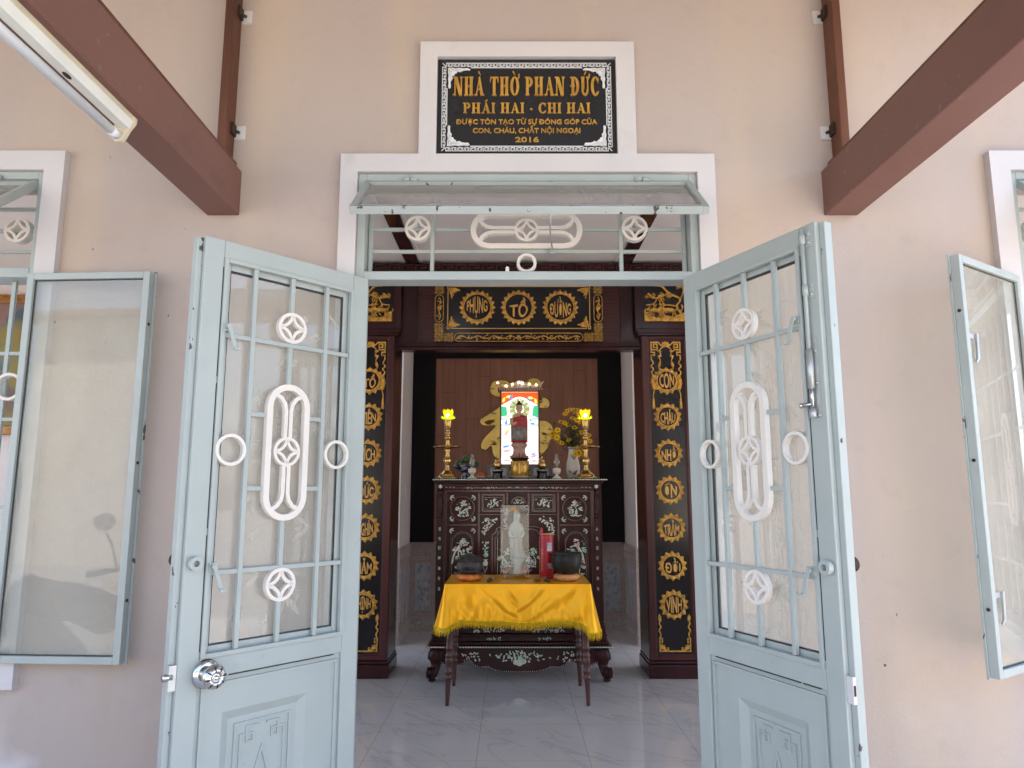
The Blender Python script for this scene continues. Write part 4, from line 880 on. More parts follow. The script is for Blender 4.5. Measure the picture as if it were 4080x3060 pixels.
# ------------------------------------------------------------------ altar cabinet with mother-of-pearl inlay
AX = lambda u: -.723+u*.000709
AZ = lambda v: 1.565-v*.000685
t = thing('altar_cabinet', 'dark wooden altar cabinet inlaid with mother-of-pearl pines and flowers', 'altar', (XC, 3.5, 0))
b = MB(); b.box(AX(170), AX(2030), 3.275, 3.82, .33, 1.445); b.build('carcass', altar_m, t)
b = MB(); b.box(-.635, .744, 3.20, 3.86, 1.492, 1.511); b.box(-.615, .724, 3.215, 3.85, 1.474, 1.492); b.box(-.600, .709, 3.23, 3.84, 1.446, 1.474); b.build('top', altar_m, t, bevel=.004)
b = MB(); x = -.63
while x < .742:
    b.prism(leafpoly(x, 1.5025, 0, .020, .0095), 3.1975, 3.2003); x += .0185
b.build('top_inlay', pearl_m, t)
b = MB()
for u0, u1, v0, v1, d in ((255, 1935, 140, 200, .012), (245, 292, 205, 1700, .006), (1900, 1945, 205, 1700, .006), (292, 1900, 205, 238, .008), (636, 664, 238, 1700, .007), (1524, 1550, 238, 1700, .007), (664, 1524, 482, 502, .0065), (292, 636, 596, 626, .0065), (1550, 1900, 596, 626, .0065), (952, 980, 238, 482, .006), (1192, 1222, 238, 482, .006)):
    b.box(AX(u0), AX(u1), 3.275-d-.012, 3.2752, AZ(v1), AZ(v0))
b.build('front_frame', altar_frame_m, t, bevel=.003)
b = MB(); yf = 3.2752
for cu, cv, r_ in ((463, 422, 134), (1720, 425, 134)):
    b.strip(circ(AX(cu), AZ(cv), r_*.000700, 40), .016, yf-.014, yf, True); b.strip(circ(AX(cu), AZ(cv), r_*.000700-.012, 40), .006, yf-.008, yf-.0005, True)
for u0, u1 in ((690, 930), (1250, 1495)):
    b.strip([(AX(u0), AZ(265)), (AX(u1), AZ(265)), (AX(u1), AZ(452)), (AX(u0), AZ(452))], .022, yf-.018, yf, True)
for cu, w in ((461, 128), (1732, 128)):
    c, r_ = AX(cu), w*.000709; P = [(c-r_, AZ(1700))]+arc(c, AZ(820), r_, 180, 0, 20)+[(c+r_, AZ(1700))]; b.strip(P, .014, yf-.013, yf)
c = AX(1092); b.strip(arc(c, AZ(372), 78*.000709, 180, 0, 16), .018, yf-.015, yf)
P = [(AX(q), AZ(v)) for q, v in ((800, 1700), (800, 720), (835, 700), (850, 650), (905, 628), (1280, 628), (1330, 650), (1350, 700), (1385, 720), (1385, 1700))]
b.strip(P, .016, yf-.012, yf); b.strip([(x+(.022 if x < c else -.022), z-.020) for x, z in P], .014, yf-.016, yf-.001)
b.build('panel_moulding', altar_frame_m, t, bevel=.004)
# turned corner posts with inlaid couplet
for u in (217, 1965):
    b = MB(); cx = AX(u); prof = [(.014, 0), (.019, .004), (.019, .02), (.012, .026), (.016, .034), (.012, .045), (.018, .07), (.021, .10), (.018, .13), (.011, .155), (.015, .165), (.011, .172), (.016, .185), (.019, .205), (.012, .215)]
    b.lathe(prof, (cx, 3.250, AZ(525)), 16); b.box(cx-.022, cx+.022, 3.232, 3.274, .36, AZ(528)); b.box(cx-.024, cx+.024, 3.228, 3.274, AZ(205), AZ(130)); b.box(cx-.021, cx+.021, 3.2345, 3.274, AZ(210), AZ(205)-.0005)
    b.build('corner_post', altar_m, t, bevel=.002)
    for ch, v in zip('風有四時春在首' if u < 1000 else '人生百行孝為先', (655, 762, 870, 980, 1095, 1205, 1322)):
        b = MB(); text(b, ch, cx, AZ(v), .020, .026, 3.2300, 3.2322, .012); b.build('inlaid_character', pearl_m, t)
    b = MB()
    for k in range(6): b.prism(leafpoly(cx, AZ(170), k*math.pi/3+.5, .019, .008), 3.2262-.0001*k, 3.2282)
    b.build('inlaid_flower', pearl_m, t)
# inlay motifs
def leafset(mb, x, z, S, n, r, y, a0=0, a1=6.28):
    for k in range(n):
        a = r.uniform(a0, a1); mb.prism(leafpoly(x+r.uniform(-.2, .2)*S, z+r.uniform(-.2, .2)*S, a, S*r.uniform(.5, .9), S*r.uniform(.25, .42)), y-.0006-.00006*(k % 9), y+.0004)
def flower(mb, x, z, S, y, n=5):
    for k in range(n): mb.prism(leafpoly(x, z, k*6.283/n+.3, S, S*.62), y-.0009-.00005*k, y+.0004)
def pine(mb, x, z, S, seed, y, flip=1):
    r = random.Random(seed); f = lambda u, v: (x+flip*u*S, z+v*S)
    mb.strip(spline([f(-.28, -.75), f(-.33, -.35), f(-.22, 0), f(.0, .28)], 5), [S*.11]*6+[S*.09]*5+[S*.06]*5, y-.0012, y+.0004)
    for u, v, w in ((.02, .62, .30), (-.12, .42, .28), (.22, .38, .30), (-.62, .02, .26), (.62, .10, .28), (.45, -.08, .24), (-.75, -.12, .2), (.05, .80, .2)):
        for k in range(7):
            px, pz = f(u+r.uniform(-w, w)*.8, v+r.uniform(-.45, .45)*w); mb.prism(leafpoly(px, pz, r.uniform(-.5, .5), S*.24, S*.11), y-.0007-.00008*k, y+.0004)
    for k in range(16):
        px, pz = f(r.uniform(-.15, .75), r.uniform(-.75, -.3)); mb.prism(leafpoly(px, pz, r.uniform(.6, 2.3), S*r.uniform(.2, .4), S*.12), y-.0007-.00007*(k % 10), y+.0004)
    for k in range(10):
        px, pz = f(r.uniform(-.7, .6), -.82+r.uniform(-.06, .06)); mb.prism(leafpoly(px, pz, r.uniform(-.4, .4), S*.28, S*.13), y-.0006-.00007*k, y+.0004)
    for k in range(6):
        px, pz = f(r.uniform(-.8, .8), r.uniform(.35, .8)); mb.prism(leafpoly(px, pz, r.uniform(-.3, .3), S*.2, S*.06), y-.0005, y+.0004)
def corners(mb, u0, u1, v0, v1, y, seed):
    r = random.Random(seed)
    for su, u in ((1, u0), (-1, u1)):
        for sv, v in ((1, v0), (-1, v1)):
            x, z = AX(u), AZ(v)
            for k, (p, q, a) in enumerate(((10, 10, .8), (22, 6, .1), (6, 24, 1.5), (30, 22, .5), (14, 38, 1.2))):
                aa = math.atan2(-sv*math.sin(a), su*math.cos(a)); mb.prism(leafpoly(x+su*p*.0007, z-sv*p*.0*.0007-sv*q*.0007, aa, .019, .009), y-.0006-.0001*k, y+.0004)
            flower(mb, x+su*.014, z-sv*.014, .010, y)
b = MB(); yi = 3.2746; pine(b, AX(463), AZ(422), .068, 1, yi); pine(b, AX(1720), AZ(425), .068, 2, yi, -1)
pine(b, AX(461), AZ(880), .086, 3, yi); pine(b, AX(1732), AZ(890), .086, 4, yi, -1); pine(b, AX(470), AZ(1080), .07, 8, yi); pine(b, AX(1740), AZ(1080), .07, 9, yi, -1)
b.strip(spline([(AX(350), AZ(1050)), (AX(380), AZ(930)), (AX(440), AZ(835))], 5), [.012]*10+[.006], yi-.002, yi); b.strip(spline([(AX(1825), AZ(1050)), (AX(1800), AZ(930)), (AX(1745), AZ(835))], 5), [.012]*10+[.006], yi-.002, yi)
pine(b, AX(1245), AZ(980), .080, 5, yi, -1); pine(b, AX(950), AZ(980), .080, 6, yi)
r = random.Random(4)
for cu in (808, 1372):
    for k in range(18): b.prism(leafpoly(AX(cu+r.uniform(-80, 80)*(1-k/26)), AZ(415-k*4.6), r.uniform(.5, 2.6), .026, .010), yi-.0007-.00008*(k % 9), yi+.0004)
    for k in range(4): b.prism(leafpoly(AX(cu-95+k*55), AZ(318+12*(k % 2)), 0, .02, .006), yi-.0006, yi+.0004)
    b.strip([(AX(cu-105), AZ(295)), (AX(cu+105), AZ(295)), (AX(cu+105), AZ(428)), (AX(cu-105), AZ(428))], .0014, yi-.0009, yi, True)
for k in range(14): b.prism(leafpoly(AX(1092+r.uniform(-45, 45)), AZ(378-r.uniform(0, 45)), r.uniform(.6, 2.5), .02, .008), yi-.0007-.00008*(k % 9), yi+.0004)
b.strip(arc(AX(1092), AZ(385), .042, 180, 0, 14), .0016, yi-.0009, yi)
for cu, cv in ((463, 422), (1720, 425)): b.strip(circ(AX(cu), AZ(cv), .0835, 40), .0026, yi-.0009, yi, True)
for cu in (461, 1732): b.strip([(AX(cu-113), AZ(1500))]+arc(AX(cu), AZ(820), .080, 180, 0, 20)+[(AX(cu+113), AZ(1500))], .0014, yi-.0009, yi)
for u0, u1, v0, v1, s_ in ((318, 612, 268, 572, 1), (1575, 1868, 268, 580, 2), (318, 612, 645, 1400, 3), (1575, 1868, 650, 1400, 4)): corners(b, u0, u1, v0, v1, yi, s_)
for cu, sg in ((735, 1), (1445, -1)):                       # flower sprays and hanging vases beside the middle arch
    for k in range(34):
        q = k/34; px = AX(cu+sg*(-35+r.uniform(0, 150)*(1-q))); pz = AZ(530+q*190+r.uniform(-8, 8)); b.prism(leafpoly(px, pz, r.uniform(0, 6.28), .020, .009), yi-.0006-.00007*(k % 11), yi+.0004)
    for p, q in ((-10, 560), (25, 590), (70, 560), (5, 640), (110, 545)): flower(b, AX(cu+sg*p), AZ(q), .013, yi-.0012)
    for k in range(30): b.prism(leafpoly(AX(cu-10+r.uniform(-28, 28)), AZ(800+k*6.2), r.uniform(0, 6.28), .020, .009), yi-.0006-.00007*(k % 11), yi+.0004)
    b.prism([(AX(cu-12+p), AZ(q)) for p, q in ((-28, 1000), (28, 1000), (18, 1015), (30, 1045), (20, 1075), (-20, 1075), (-30, 1045), (-18, 1015))], yi-.0016, yi)
    b.strip([(AX(cu-36), AZ(1085)), (AX(cu-14), AZ(1150)), (AX(cu+10), AZ(1085))], .004, yi-.0014, yi)
q = 690
while q < 1500:                                            # bead lines up the middle arch
    for u in (858, 1327): b.prism(leafpoly(AX(u), AZ(q), 1.57, .012, .005), yi-.0009-.0002, yi)
    q += 17
b.build('front_inlay', pearl_m, t)
yi = 3.2506
for u0, u1, n in ((500, 850, 44), (1320, 1680, 44)):
    b = MB()
    for k in range(n): b.prism(leafpoly(AX(r.uniform(u0, u1)), AZ(r.uniform(158, 186)), r.uniform(0, 6.28), .014, .006), yi-.0006-.00008*(k % 11), yi+.0004)
    b.build('frieze_inlay', pearl_m, t)
for u0, u1 in ((262, 385), (955, 1210), (1790, 1915)):
    b = MB(); b.strip(spline([(AX(u0+(u1-u0)*i/6), AZ(173+(7 if i % 2 else -7))) for i in range(7)], 4), .0045, yi-.001, yi+.0003); b.build('frieze_inlay', pearl_m, t)
# stepped base, scalloped apron and clawed feet
b = MB(); b.box(-.640, .752, 3.082, 3.90, .246, .262); b.box(-.615, .727, 3.110, 3.88, .2625, .285); b.box(-.605, .717, 3.135, 3.87, .285, .325); b.box(-.610, .722, 3.125, 3.87, .325, .34)
b.box(-.600, .712, 3.15, 3.86, .340, .395); b.box(-.598, .710, 3.205, 3.86, .395, .41); b.build('base', altar_m, t, bevel=.004)
b = MB(); P = [(-.575, .2455), (.687, .2455)]; S = [(.687, .150)]
half = [(.60, .150), (.60, .138), (.555, .125), (.525, .112), (.495, .128), (.46, .118), (.425, .125), (.415, .148), (.375, .152), (.345, .118), (.300, .098), (.235, .102), (.195, .082), (.13, .068), (.0, .064)]
scal = [(XC+u, z) for u, z in half]+[(XC-u, z) for u, z in reversed(half[:-1])]
b.prism([(-.575, .2455)]+list(reversed(scal))+[(.687, .2455)] if 0 else [(.687, .2455)]+scal+[(-.575, .2455)], 3.112, 3.135); ap = b.build('apron', altar_m, t)
b = MB(); acc = 0
for (x0, z0), (x1, z1) in zip(scal, scal[1:]):
    n = max(1, round(math.hypot(x1-x0, z1-z0)/.017))
    for k in range(n): b.prism(circ(x0+(x1-x0)*k/n, z0+(z1-z0)*k/n+.007, .0034, 7), 3.1105, 3.1123)
b.build('pearl_edging', pearl_m, ap); b = MB(); y = 3.1121
for k in range(70):
    q = r.choice((-1, 1)); u = abs(r.gauss(0, .11))
    b.prism(leafpoly(XC+q*min(u, .24), .165+r.uniform(-.035, .052)*(1-min(u, .24)*2.2), r.uniform(0, 6.28), .022, .0105), y-.0006-.00007*(k % 12), y+.0004)
for p, q_, S_ in ((0, .135, .042), (-.028, .140, .034), (.030, .146, .036), (.006, .170, .03)): b.prism(circ(XC+p, q_, S_*.62, 12, S_*.55), y-.0018-.0002*p*100, y)
b.build('apron_inlay', pearl_m, ap)
for q in (-.36, .36):
    b = MB()
    for k in range(22): b.prism(leafpoly(XC+q+r.uniform(-.07, .07), .18+r.uniform(-.03, .03), r.uniform(0, 6.28), .019, .009), y-.0006-.00007*(k % 12), y+.0004)
    b.build('apron_inlay', pearl_m, ap)
for q in (-.52, .52, -.47, .47):
    b = MB(); flower(b, XC+q, .195, .012, y-.001); b.build('inlaid_flower', pearl_m, ap)
b = MB(); x = -.636
while x < .745: b.prism(leafpoly(x, .254, 0, .023, .011), 3.0795, 3.0823); x += .0215
b.build('pearl_edging', pearl_m, t)
y = 3.1498
for q in (-1, 1):
  b = MB()
  for k in range(45):
    b.prism(leafpoly(XC+q*r.uniform(.10, .34), .366+r.uniform(-.013, .013), r.uniform(0, 6.28), .016, .0075), y-.0006-.00007*(k % 12), y+.0004)
  b.build('base_inlay', pearl_m, t)
for q in (-.585, .585):
    b = MB(); flower(b, XC+q, .362, .022, y-.001, 6); b.build('inlaid_flower', pearl_m, t)
y = 3.1348
for q in (-1, 1):
  b = MB()
  for k in range(20):
    b.prism(leafpoly(XC+q*r.uniform(.14, .24), .305+r.uniform(-.007, .007), r.uniform(0, 6.28), .013, .006), y-.0006-.00007*(k % 12), y+.0004)
  b.build('base_inlay', pearl_m, t)
for sx in (-1, 1):
    for y0 in (3.13, 3.82):
        b = MB(); cx = XC+sx*.640
        b.loft([(.2455, cx-sx*.018, y0, .050, .040), (.20, cx-sx*.010, y0, .058, .044), (.165, cx-sx*.006, y0-.004, .060, .046), (.150, cx-sx*.012, y0, .050, .042), (.115, cx-sx*.012, y0-.004, .036, .034), (.085, cx, y0-.012, .040, .040), (.060, cx+sx*.016, y0-.022, .046, .044), (.036, cx+sx*.020, y0-.026, .038, .036), (.0255, cx+sx*.018, y0-.022, .024, .024)], 14)
        b.ball((cx+sx*.016, y0-.020, .0145), (.030, .028, .0145), 14, 8)
        for k in range(3): b.tube([(cx+sx*(.000+.02*k), y0-.045, .11), (cx+sx*(.006+.02*k), y0-.062, .075), (cx+sx*(.010+.018*k), y0-.064, .040)], [.010, .012, .006], 8)
        b.build('foot', altar_m, t)
# ------------------------------------------------------------------ offering table, cloth
t = thing('offering_table', 'small table with four turned brown legs under the yellow cloth', 'table', (.039, 2.76, 0))
leg_m = pm('turned_leg_wood', (.075, .022, .016), .28, var=.3, scale=6, stretch=(1, 1, .2))
b = MB(); b.box(-.440, .518, 2.50, 3.02, .755, .783); b.box(-.40, .478, 2.53, 2.99, .66, .755); b.build('tabletop', leg_m, t, bevel=.003)
prof = [(.011, 0), (.0125, .002), (.014, .05), (.0185, .14), (.0205, .158), (.0195, .164), (.025, .170), (.026, .182), (.021, .190), (.0215, .205), (.0255, .212), (.0265, .222), (.021, .232), (.022, .262), (.0265, .270), (.026, .30), (.022, .306), (.0265, .312), (.0275, .322), (.0215, .33), (.0225, .352), (.028, .36), (.0285, .37), (.024, .378), (.0245, .42), (.0235, .60), (.0235, .70)]
for x, y, sx, sy in ((-.432, 2.505, -1, -1), (.508, 2.505, 1, -1), (-.428, 3.0, -1, 1), (.500, 3.0, 1, 1)):
    M = Matrix.Translation((x, y, 0)) @ Matrix(((1, 0, -sx*.030, 0), (0, 1, -sy*.02, 0), (0, 0, 1, 0), (0, 0, 0, 1)))
    b = MB(); b.lathe(prof, (0, 0, 0), 18, M); b.build('leg', leg_m, t)
cl_x0, cl_x1, cl_y0, cl_y1, cl_z = -.458, .536, 2.475, 3.035, .7875
per = []                                                   # rounded rectangle, counted from the middle of the back
def rrect(r_, n):
    P = []
    for cx, cy, a0 in ((cl_x1-r_, cl_y1-r_, 0), (cl_x0+r_, cl_y1-r_, 90), (cl_x0+r_, cl_y0+r_, 180), (cl_x1-r_, cl_y0+r_, 270)):
        P += [(cx+r_*math.cos(R(a0+90*i/n)), cy+r_*math.sin(R(a0+90*i/n)), R(a0+90*i/n)) for i in range(n+1)]
    return P
CP = rrect(.012, 6); dense = []
for i in range(len(CP)):
    p, q = CP[i], CP[(i+1) % len(CP)]; L_ = math.hypot(q[0]-p[0], q[1]-p[1]); n = max(1, int(L_/.008)); da = (q[2]-p[2]+math.pi) % (2*math.pi)-math.pi
    dense += [(p[0]+(q[0]-p[0])*k/n, p[1]+(q[1]-p[1])*k/n, p[2]+da*k/n) for k in range(n)]
def drape(x, y, a, tt):                                    # point of the hanging cloth: tt = 0 at the edge, 1 at the hem
    dc = min(math.hypot(x-cx, y-cy) for cx in (cl_x0, cl_x1) for cy in (cl_y0, cl_y1)); k = math.exp(-(dc/.075)**2)
    front = y < cl_y0+.02; drop = .236+.008*math.sin(x*9+1)+.045*k+(.035 if x > .5 else 0)*k
    o = .010*tt+.022*k*tt**1.3+(.016 if front else .030)*tt
    u = (x-cl_x0)/(cl_x1-cl_x0)
    if front:
        w = u if u < .5 else 1-u; sg = 1 if u < .5 else -1
        nz = noise.noise(Vector((u*5.3, tt*1.7, 4.2))); ph = w*(46 if sg > 0 else 39)-tt*15*(.35+w)*(1+.5*noise.noise(Vector((u*2.1, 9.1, tt))))+2.6*nz+(0 if sg > 0 else 1.3); o += tt*(.0085*math.sin(ph)+.0048*math.sin(ph*1.9+sg+2)+.003*math.sin(u*60+5*tt))*min(1, w*6)*(.75+.6*noise.noise(Vector((u*7, tt*3, 1.5))))
        o += .0018*math.sin(u*30+tt*9)*math.sin(tt*3.14)+.005*tt**4*math.sin(u*120+2*math.sin(u*21))
    else: o += .006*tt*math.sin(y*60+tt*3)
    sag = .004*math.sin(u*19)*tt if front else 0
    return (x+math.cos(a)*o, y+math.sin(a)*o, cl_z-drop*tt+sag)
b = MB(); NT = 22; n = len(dense); vs = []
for j in range(NT+1):
    tt = j/NT
    for x, y, a in dense:
        p = drape(x, y, a, tt); vs.append((p[0], p[1], p[2] if j else cl_z) if j else (x, y, cl_z))
fs = [(j*n+i, j*n+(i+1) % n, (j+1)*n+(i+1) % n, (j+1)*n+i) for j in range(NT) for i in range(n)]
vs2 = [(x*.985+.0006, y, cl_z+.0022) for x, y, a in dense]
b.add(vs, fs, True); o0 = len(vs)
GX, GY = 60, 30; gv = [(cl_x0+.004+(cl_x1-cl_x0-.008)*i/GX, cl_y0+.004+(cl_y1-cl_y0-.008)*j/GY, cl_z+.0012+.0012*noise.noise(Vector((i*.22, j*.25, 3)))) for j in range(GY+1) for i in range(GX+1)]
b.add(gv, [(j*(GX+1)+i, j*(GX+1)+i+1, (j+1)*(GX+1)+i+1, (j+1)*(GX+1)+i) for j in range(GY) for i in range(GX)], True)
b.box(cl_x0+.003, cl_x1-.003, cl_y0+.003, cl_y1-.003, cl_z-.003, cl_z+.0006)
cloth = b.build('tablecloth', cloth_m, None, loc=(.039, 2.76, .785)); tag(cloth, 'shiny orange yellow satin cloth draped over the small table', 'tablecloth'); FR[cloth.name] = Matrix.Translation((.039, 2.76, .785))
b = MB(); hem = [drape(x, y, a, 1) for x, y, a in dense]; rr = random.Random(12)
b.tube([(p[0]+math.cos(a)*.002, p[1]+math.sin(a)*.002, p[2]+.002) for p, (x, y, a) in zip(hem+hem[:1], dense+dense[:1])], .0035, 6)
for i in range(n):
    p, a, q = Vector(hem[i]), dense[i][2], Vector(hem[(i+1) % n]); L_ = (q-p).length; m_ = max(1, round(L_/.0050))
    for k in range(m_):
        s0 = p.lerp(q, k/m_)+Vector((math.cos(a), math.sin(a), 0))*.003; ln = .050*rr.uniform(.86, 1.12)*(1.7 if rr.random() < .006 else 1); dv = Vector((rr.uniform(-.005, .005), rr.uniform(-.004, .004), 0)); tn = Vector((-math.sin(a), math.cos(a), 0))*.0021
        b.tube([s0-tn*.5, s0+dv*.5-Vector((0, 0, ln*.55))-tn, s0+dv-Vector((0, 0, ln)), s0+dv*.5-Vector((0, 0, ln*.55))+tn+Vector((math.cos(a), math.sin(a), 0))*.0015, s0+tn*.5], .0014, 3)
fr_ = b.build('fringe', fringe_m, cloth)
# ------------------------------------------------------------------ things on the offering table
TZ = .7895
def cushion(label, x, y, m, cat='cushion'):
    b = MB(); b.strip  # ring cushion, a torus pinched into segments
    vs = []; N, K = 40, 10
    for i in range(N):
        a = 2*math.pi*i/N; q = 1-.10*abs(math.sin(a*4))
        for k in range(K):
            c = 2*math.pi*k/K; rr_ = .060+.032*q*math.cos(c); vs.append((x+rr_*math.cos(a), y+rr_*math.sin(a), TZ+.0255+.025*q*math.sin(c)))
    b.add(vs, [(i*K+k, ((i+1) % N)*K+k, ((i+1) % N)*K+(k+1) % K, i*K+(k+1) % K) for i in range(N) for k in range(K)], True)
    o = b.build('ring_cushion', m, None, loc=(x, y, TZ)); tag(o, label, cat, 'ring cushions on the table'); return o
cushion('red and gold ring cushion under the wooden fish drum', -.300, 2.665, red_silk_m)
cushion('gold brocade ring cushion under the bronze bowl', .385, 2.665, gold_silk_m)
t = thing('wooden_fish', 'dark carved wooden fish drum on a red ring cushion', 'drum', (-.300, 2.665, TZ+.045)); z0 = TZ+.045; x0, y0 = -.300, 2.665
b = MB(); b.loft([(z0, x0, y0, .056, .048), (z0+.010, x0, y0, .074, .060), (z0+.030, x0, y0, .088, .070), (z0+.052, x0, y0, .093, .073), (z0+.076, x0, y0, .089, .070), (z0+.098, x0, y0, .077, .062), (z0+.118, x0, y0, .058, .049), (z0+.132, x0, y0, .036, .032), (z0+.141, x0, y0, .014, .013)], 28); b.build('body', fishwood_m, t)
b = MB()
for dx, w in ((-.02, 1), (0, 1.2), (.02, 1)): pass
b.loft([(z0+.036, x0, y0-.066, .034, .006), (z0+.043, x0, y0-.069, .046, .008), (z0+.052, x0, y0-.066, .030, .006)], 14); b.build('mouth', black_m, t)
b = MB(); rr = random.Random(3)
b.tube([(x0+.026*math.cos(a), y0-.040-.012*math.sin(1.2)+.004*math.sin(a), z0+.108+.016*math.sin(a)) for a in [i*.4 for i in range(17)]], .004, 6)
for row in range(3):
    for k in range(9):
        a = R(200+140*k/8); ph = .40+row*.24; ex = .098*math.sin(ph+.25)*math.cos(a)*1.0; zz = z0+.062+.072*math.cos(ph+.25)
        yy = y0-.072*math.sqrt(max(0.02, 1-(ex/.098)**2-((zz-z0-.062)/.078)**2)); 
        if math.sin(a) < -.0: b.tube([(x0+ex*1.15+.009*math.cos(c), yy-.001, zz+.008*math.sin(c)) for c in [i*.7 for i in range(10)]], .0022, 5)
for q in (-1, 1): b.tube(spline([(x0+q*.088, y0-.03, z0+.02), (x0+q*.098, y0-.035, z0+.006), (x0+q*.07, y0-.06, z0+.012), (x0+q*.04, y0-.068, z0+.024), (x0, y0-.072, z0+.018)], 4), .006, 6)
b.build('scale_carving', fishwood_m, t)
b = MB(); b.lathe([(.044, .034), (.060, .034), (.078, .046), (.098, .080), (.106, .115), (.108, .140), (.104, .168), (.106, .172), (.1085, .176), (.1065, .180), (.101, .178), (.098, .168), (.101, .140), (.098, .11), (.085, .075), (.06, .052), (.01, .048)], (.385, 2.665, TZ+.012), 40)
o = b.build('singing_bowl', iron_m, None, loc=(.385, 2.665, TZ+.046)); tag(o, 'dark bronze singing bowl on a gold brocade cushion', 'bowl')
for x, y, an, lab in ((-.150, 2.62, 75, 'wooden mallet beside the fish drum'), (.238, 2.62, 108, 'wooden mallet beside the bronze bowl')):
    t = thing('mallet', lab, 'mallet', (x, y, TZ), R(an), 'mallets on the table')
    b = MB(); M = Matrix.Translation((0, 0, .013)) @ Matrix.Rotation(R(90), 4, 'Y'); b.lathe([(.006, -.062), (.012, -.058), (.0135, -.03), (.012, 0)], (0, 0, 0), 14, M); b.build('head', fishwood_m, t, local=True)
    b = MB(); b.lathe([(.012, .0005), (.0135, .012), (.014, .03), (.009, .042), (.006, .06), (.005, .13)], (0, 0, 0), 14, M); b.build('handle', pm('pale_wood', (.30, .20, .10), .45, var=.2, scale=20), t, local=True)
b = MB(); b.prism([(.155, TZ+.001), (.195, TZ+.001), (.198, TZ+.010), (.160, TZ+.013)], 2.585, 2.603); o = b.build('lighter', fishwood_m, None, loc=(.176, 2.594, TZ), bevel=.003); tag(o, 'small dark lighter lying near the right mallet', 'lighter')
t = thing('incense_tube', 'red cardboard incense tube with small photos, behind the bowl', 'tube', (.250, 2.79, TZ))
b = MB(); b.lathe([(.0485, 0), (.050, .003), (.050, .307), (.0485, .310)], (.250, 2.79, TZ), 28); bd = b.build('tube_body', red_m, t)
b = MB(); b.lathe([(.0487, .3105), (.0485, .318), (.02, .319)], (.250, 2.79, TZ), 28); b.build('lid', gold_silk_m, t)
b = MB(); b.prism([(.202, TZ+.316), (.226, TZ+.316), (.224, TZ+.355), (.210, TZ+.363), (.203, TZ+.335)], 2.775, 2.779); b.build('lid_flap', red_m, t)
def wrapbox(b, a0, a1, z0_, z1_, r_):
    vs = []; N = 6
    for i in range(N+1):
        a = R(a0+(a1-a0)*i/N)
        for rr_ in (r_-.0006, r_): vs += [(.250+rr_*math.cos(a), 2.79+rr_*math.sin(a), z) for z in (z0_, z1_)]
    b.add(vs, [(4*i+2, 4*i+6, 4*i+7, 4*i+3) for i in range(N)])
b = MB(); wrapbox(b, 272, 314, TZ+.195, TZ+.255, .0507); wrapbox(b, 278, 312, TZ+.075, TZ+.11, .0507); b.build('photo', pm('photo_print', (.38, .40, .44), .35, var=.7, scale=34), bd)
b = MB(); 
for k in range(17): wrapbox(b, 212, 240+rnd.uniform(-6, 6), TZ+.055+.0095*k, TZ+.0575+.0095*k, .0506)
for z in (.292, .018): wrapbox(b, 190, 350, TZ+z, TZ+z+.002, .0506)
b.build('print_line', gold_silk_m, bd)
# glass tablet with the white statue
t = thing('glass_tablet', 'upright glass tablet with a white robed statue and etched flowers', 'statue tablet', (.020, 2.80, TZ))
gx, gy, gz0, gz1 = .020, 2.80, TZ+.022, TZ+.520
b = MB(); b.box(gx-.103, gx+.103, gy-.012, gy+.012, gz0, gz1); b.build('glass_slab', clear_m, t)
b = MB()
for q in (-.075, .085): b.tube([(gx+q, gy-.020, TZ), (gx+q, gy-.020, gz0-.0005)], .005, 8); b.box(gx+q-.006, gx+q+.006, gy-.018, gy+.03, gz0-.008, gz0-.0005)
b.build('brass_foot', brass_m, t)
b = MB()
for p in (-.090, .088):
    for q in (gz0+.014, gz1-.014): b.tube([(gx+p, gy-.0125, q), (gx+p, gy-.017, q)], .0055, 10)
b.build('corner_screw', black_m, t)
sy = gy+.014; Z = lambda q: gz0+q; sx_ = gx+.012
def fold(z, a): return .07*math.sin(a*7+z*30)*max(0, min(1, (Z(.30)-z)*8))
b = MB()
b.loft([(Z(.115), sx_+.022, sy+.016, .062, .024), (Z(.130), sx_+.018, sy+.016, .058, .026), (Z(.16), sx_+.006, sy+.016, .050, .026), (Z(.20), sx_, sy+.016, .047, .026), (Z(.25), sx_-.003, sy+.016, .050, .027), (Z(.30), sx_-.004, sy+.016, .055, .028), (Z(.335), sx_-.003, sy+.016, .054, .028), (Z(.362), sx_-.001, sy+.016, .042, .026), (Z(.378), sx_+.001, sy+.016, .026, .022),
        (Z(.388), sx_+.002, sy+.015, .0245, .022), (Z(.41), sx_+.003, sy+.014, .0265, .024), (Z(.435), sx_+.003, sy+.014, .0255, .023), (Z(.452), sx_+.003, sy+.015, .018, .017), (Z(.463), sx_+.003, sy+.016, .008, .009)], 26, wob=fold)
st_ = b.build('statue', statue_m, t)
b = MB(); b.ball((sx_+.002, sy-.008, Z(.413)), (.0150, .012, .021), 16, 10)
b.ball((sx_+.002, sy-.0205, Z(.410)), (.0028, .003, .006), 8, 6)
for q in (-1, 1): b.tube(spline([(sx_+q*.048, sy, Z(.31)), (sx_+q*.040, sy-.012, Z(.275)), (sx_+q*.010, sy-.016, Z(.272))], 4), [.013]*5+[.010]*3+[.006], 10); b.tube(spline([(sx_+q*.026, sy-.008, Z(.37)), (sx_+q*.020, sy-.013, Z(.33)), (sx_+q*.010, sy-.014, Z(.28)), (sx_+q*.026, sy-.013, Z(.20)), (sx_+q*.03, sy-.010, Z(.13))], 4), .0042, 6)
b.tube([(sx_-.004, sy-.018, Z(.272)), (sx_-.002, sy-.020, Z(.300))], [.007, .003], 8); b.tube([(sx_+.006, sy-.018, Z(.272)), (sx_+.003, sy-.020, Z(.300))], [.007, .003], 8)
b.build('face_and_hands', statue_m, st_)
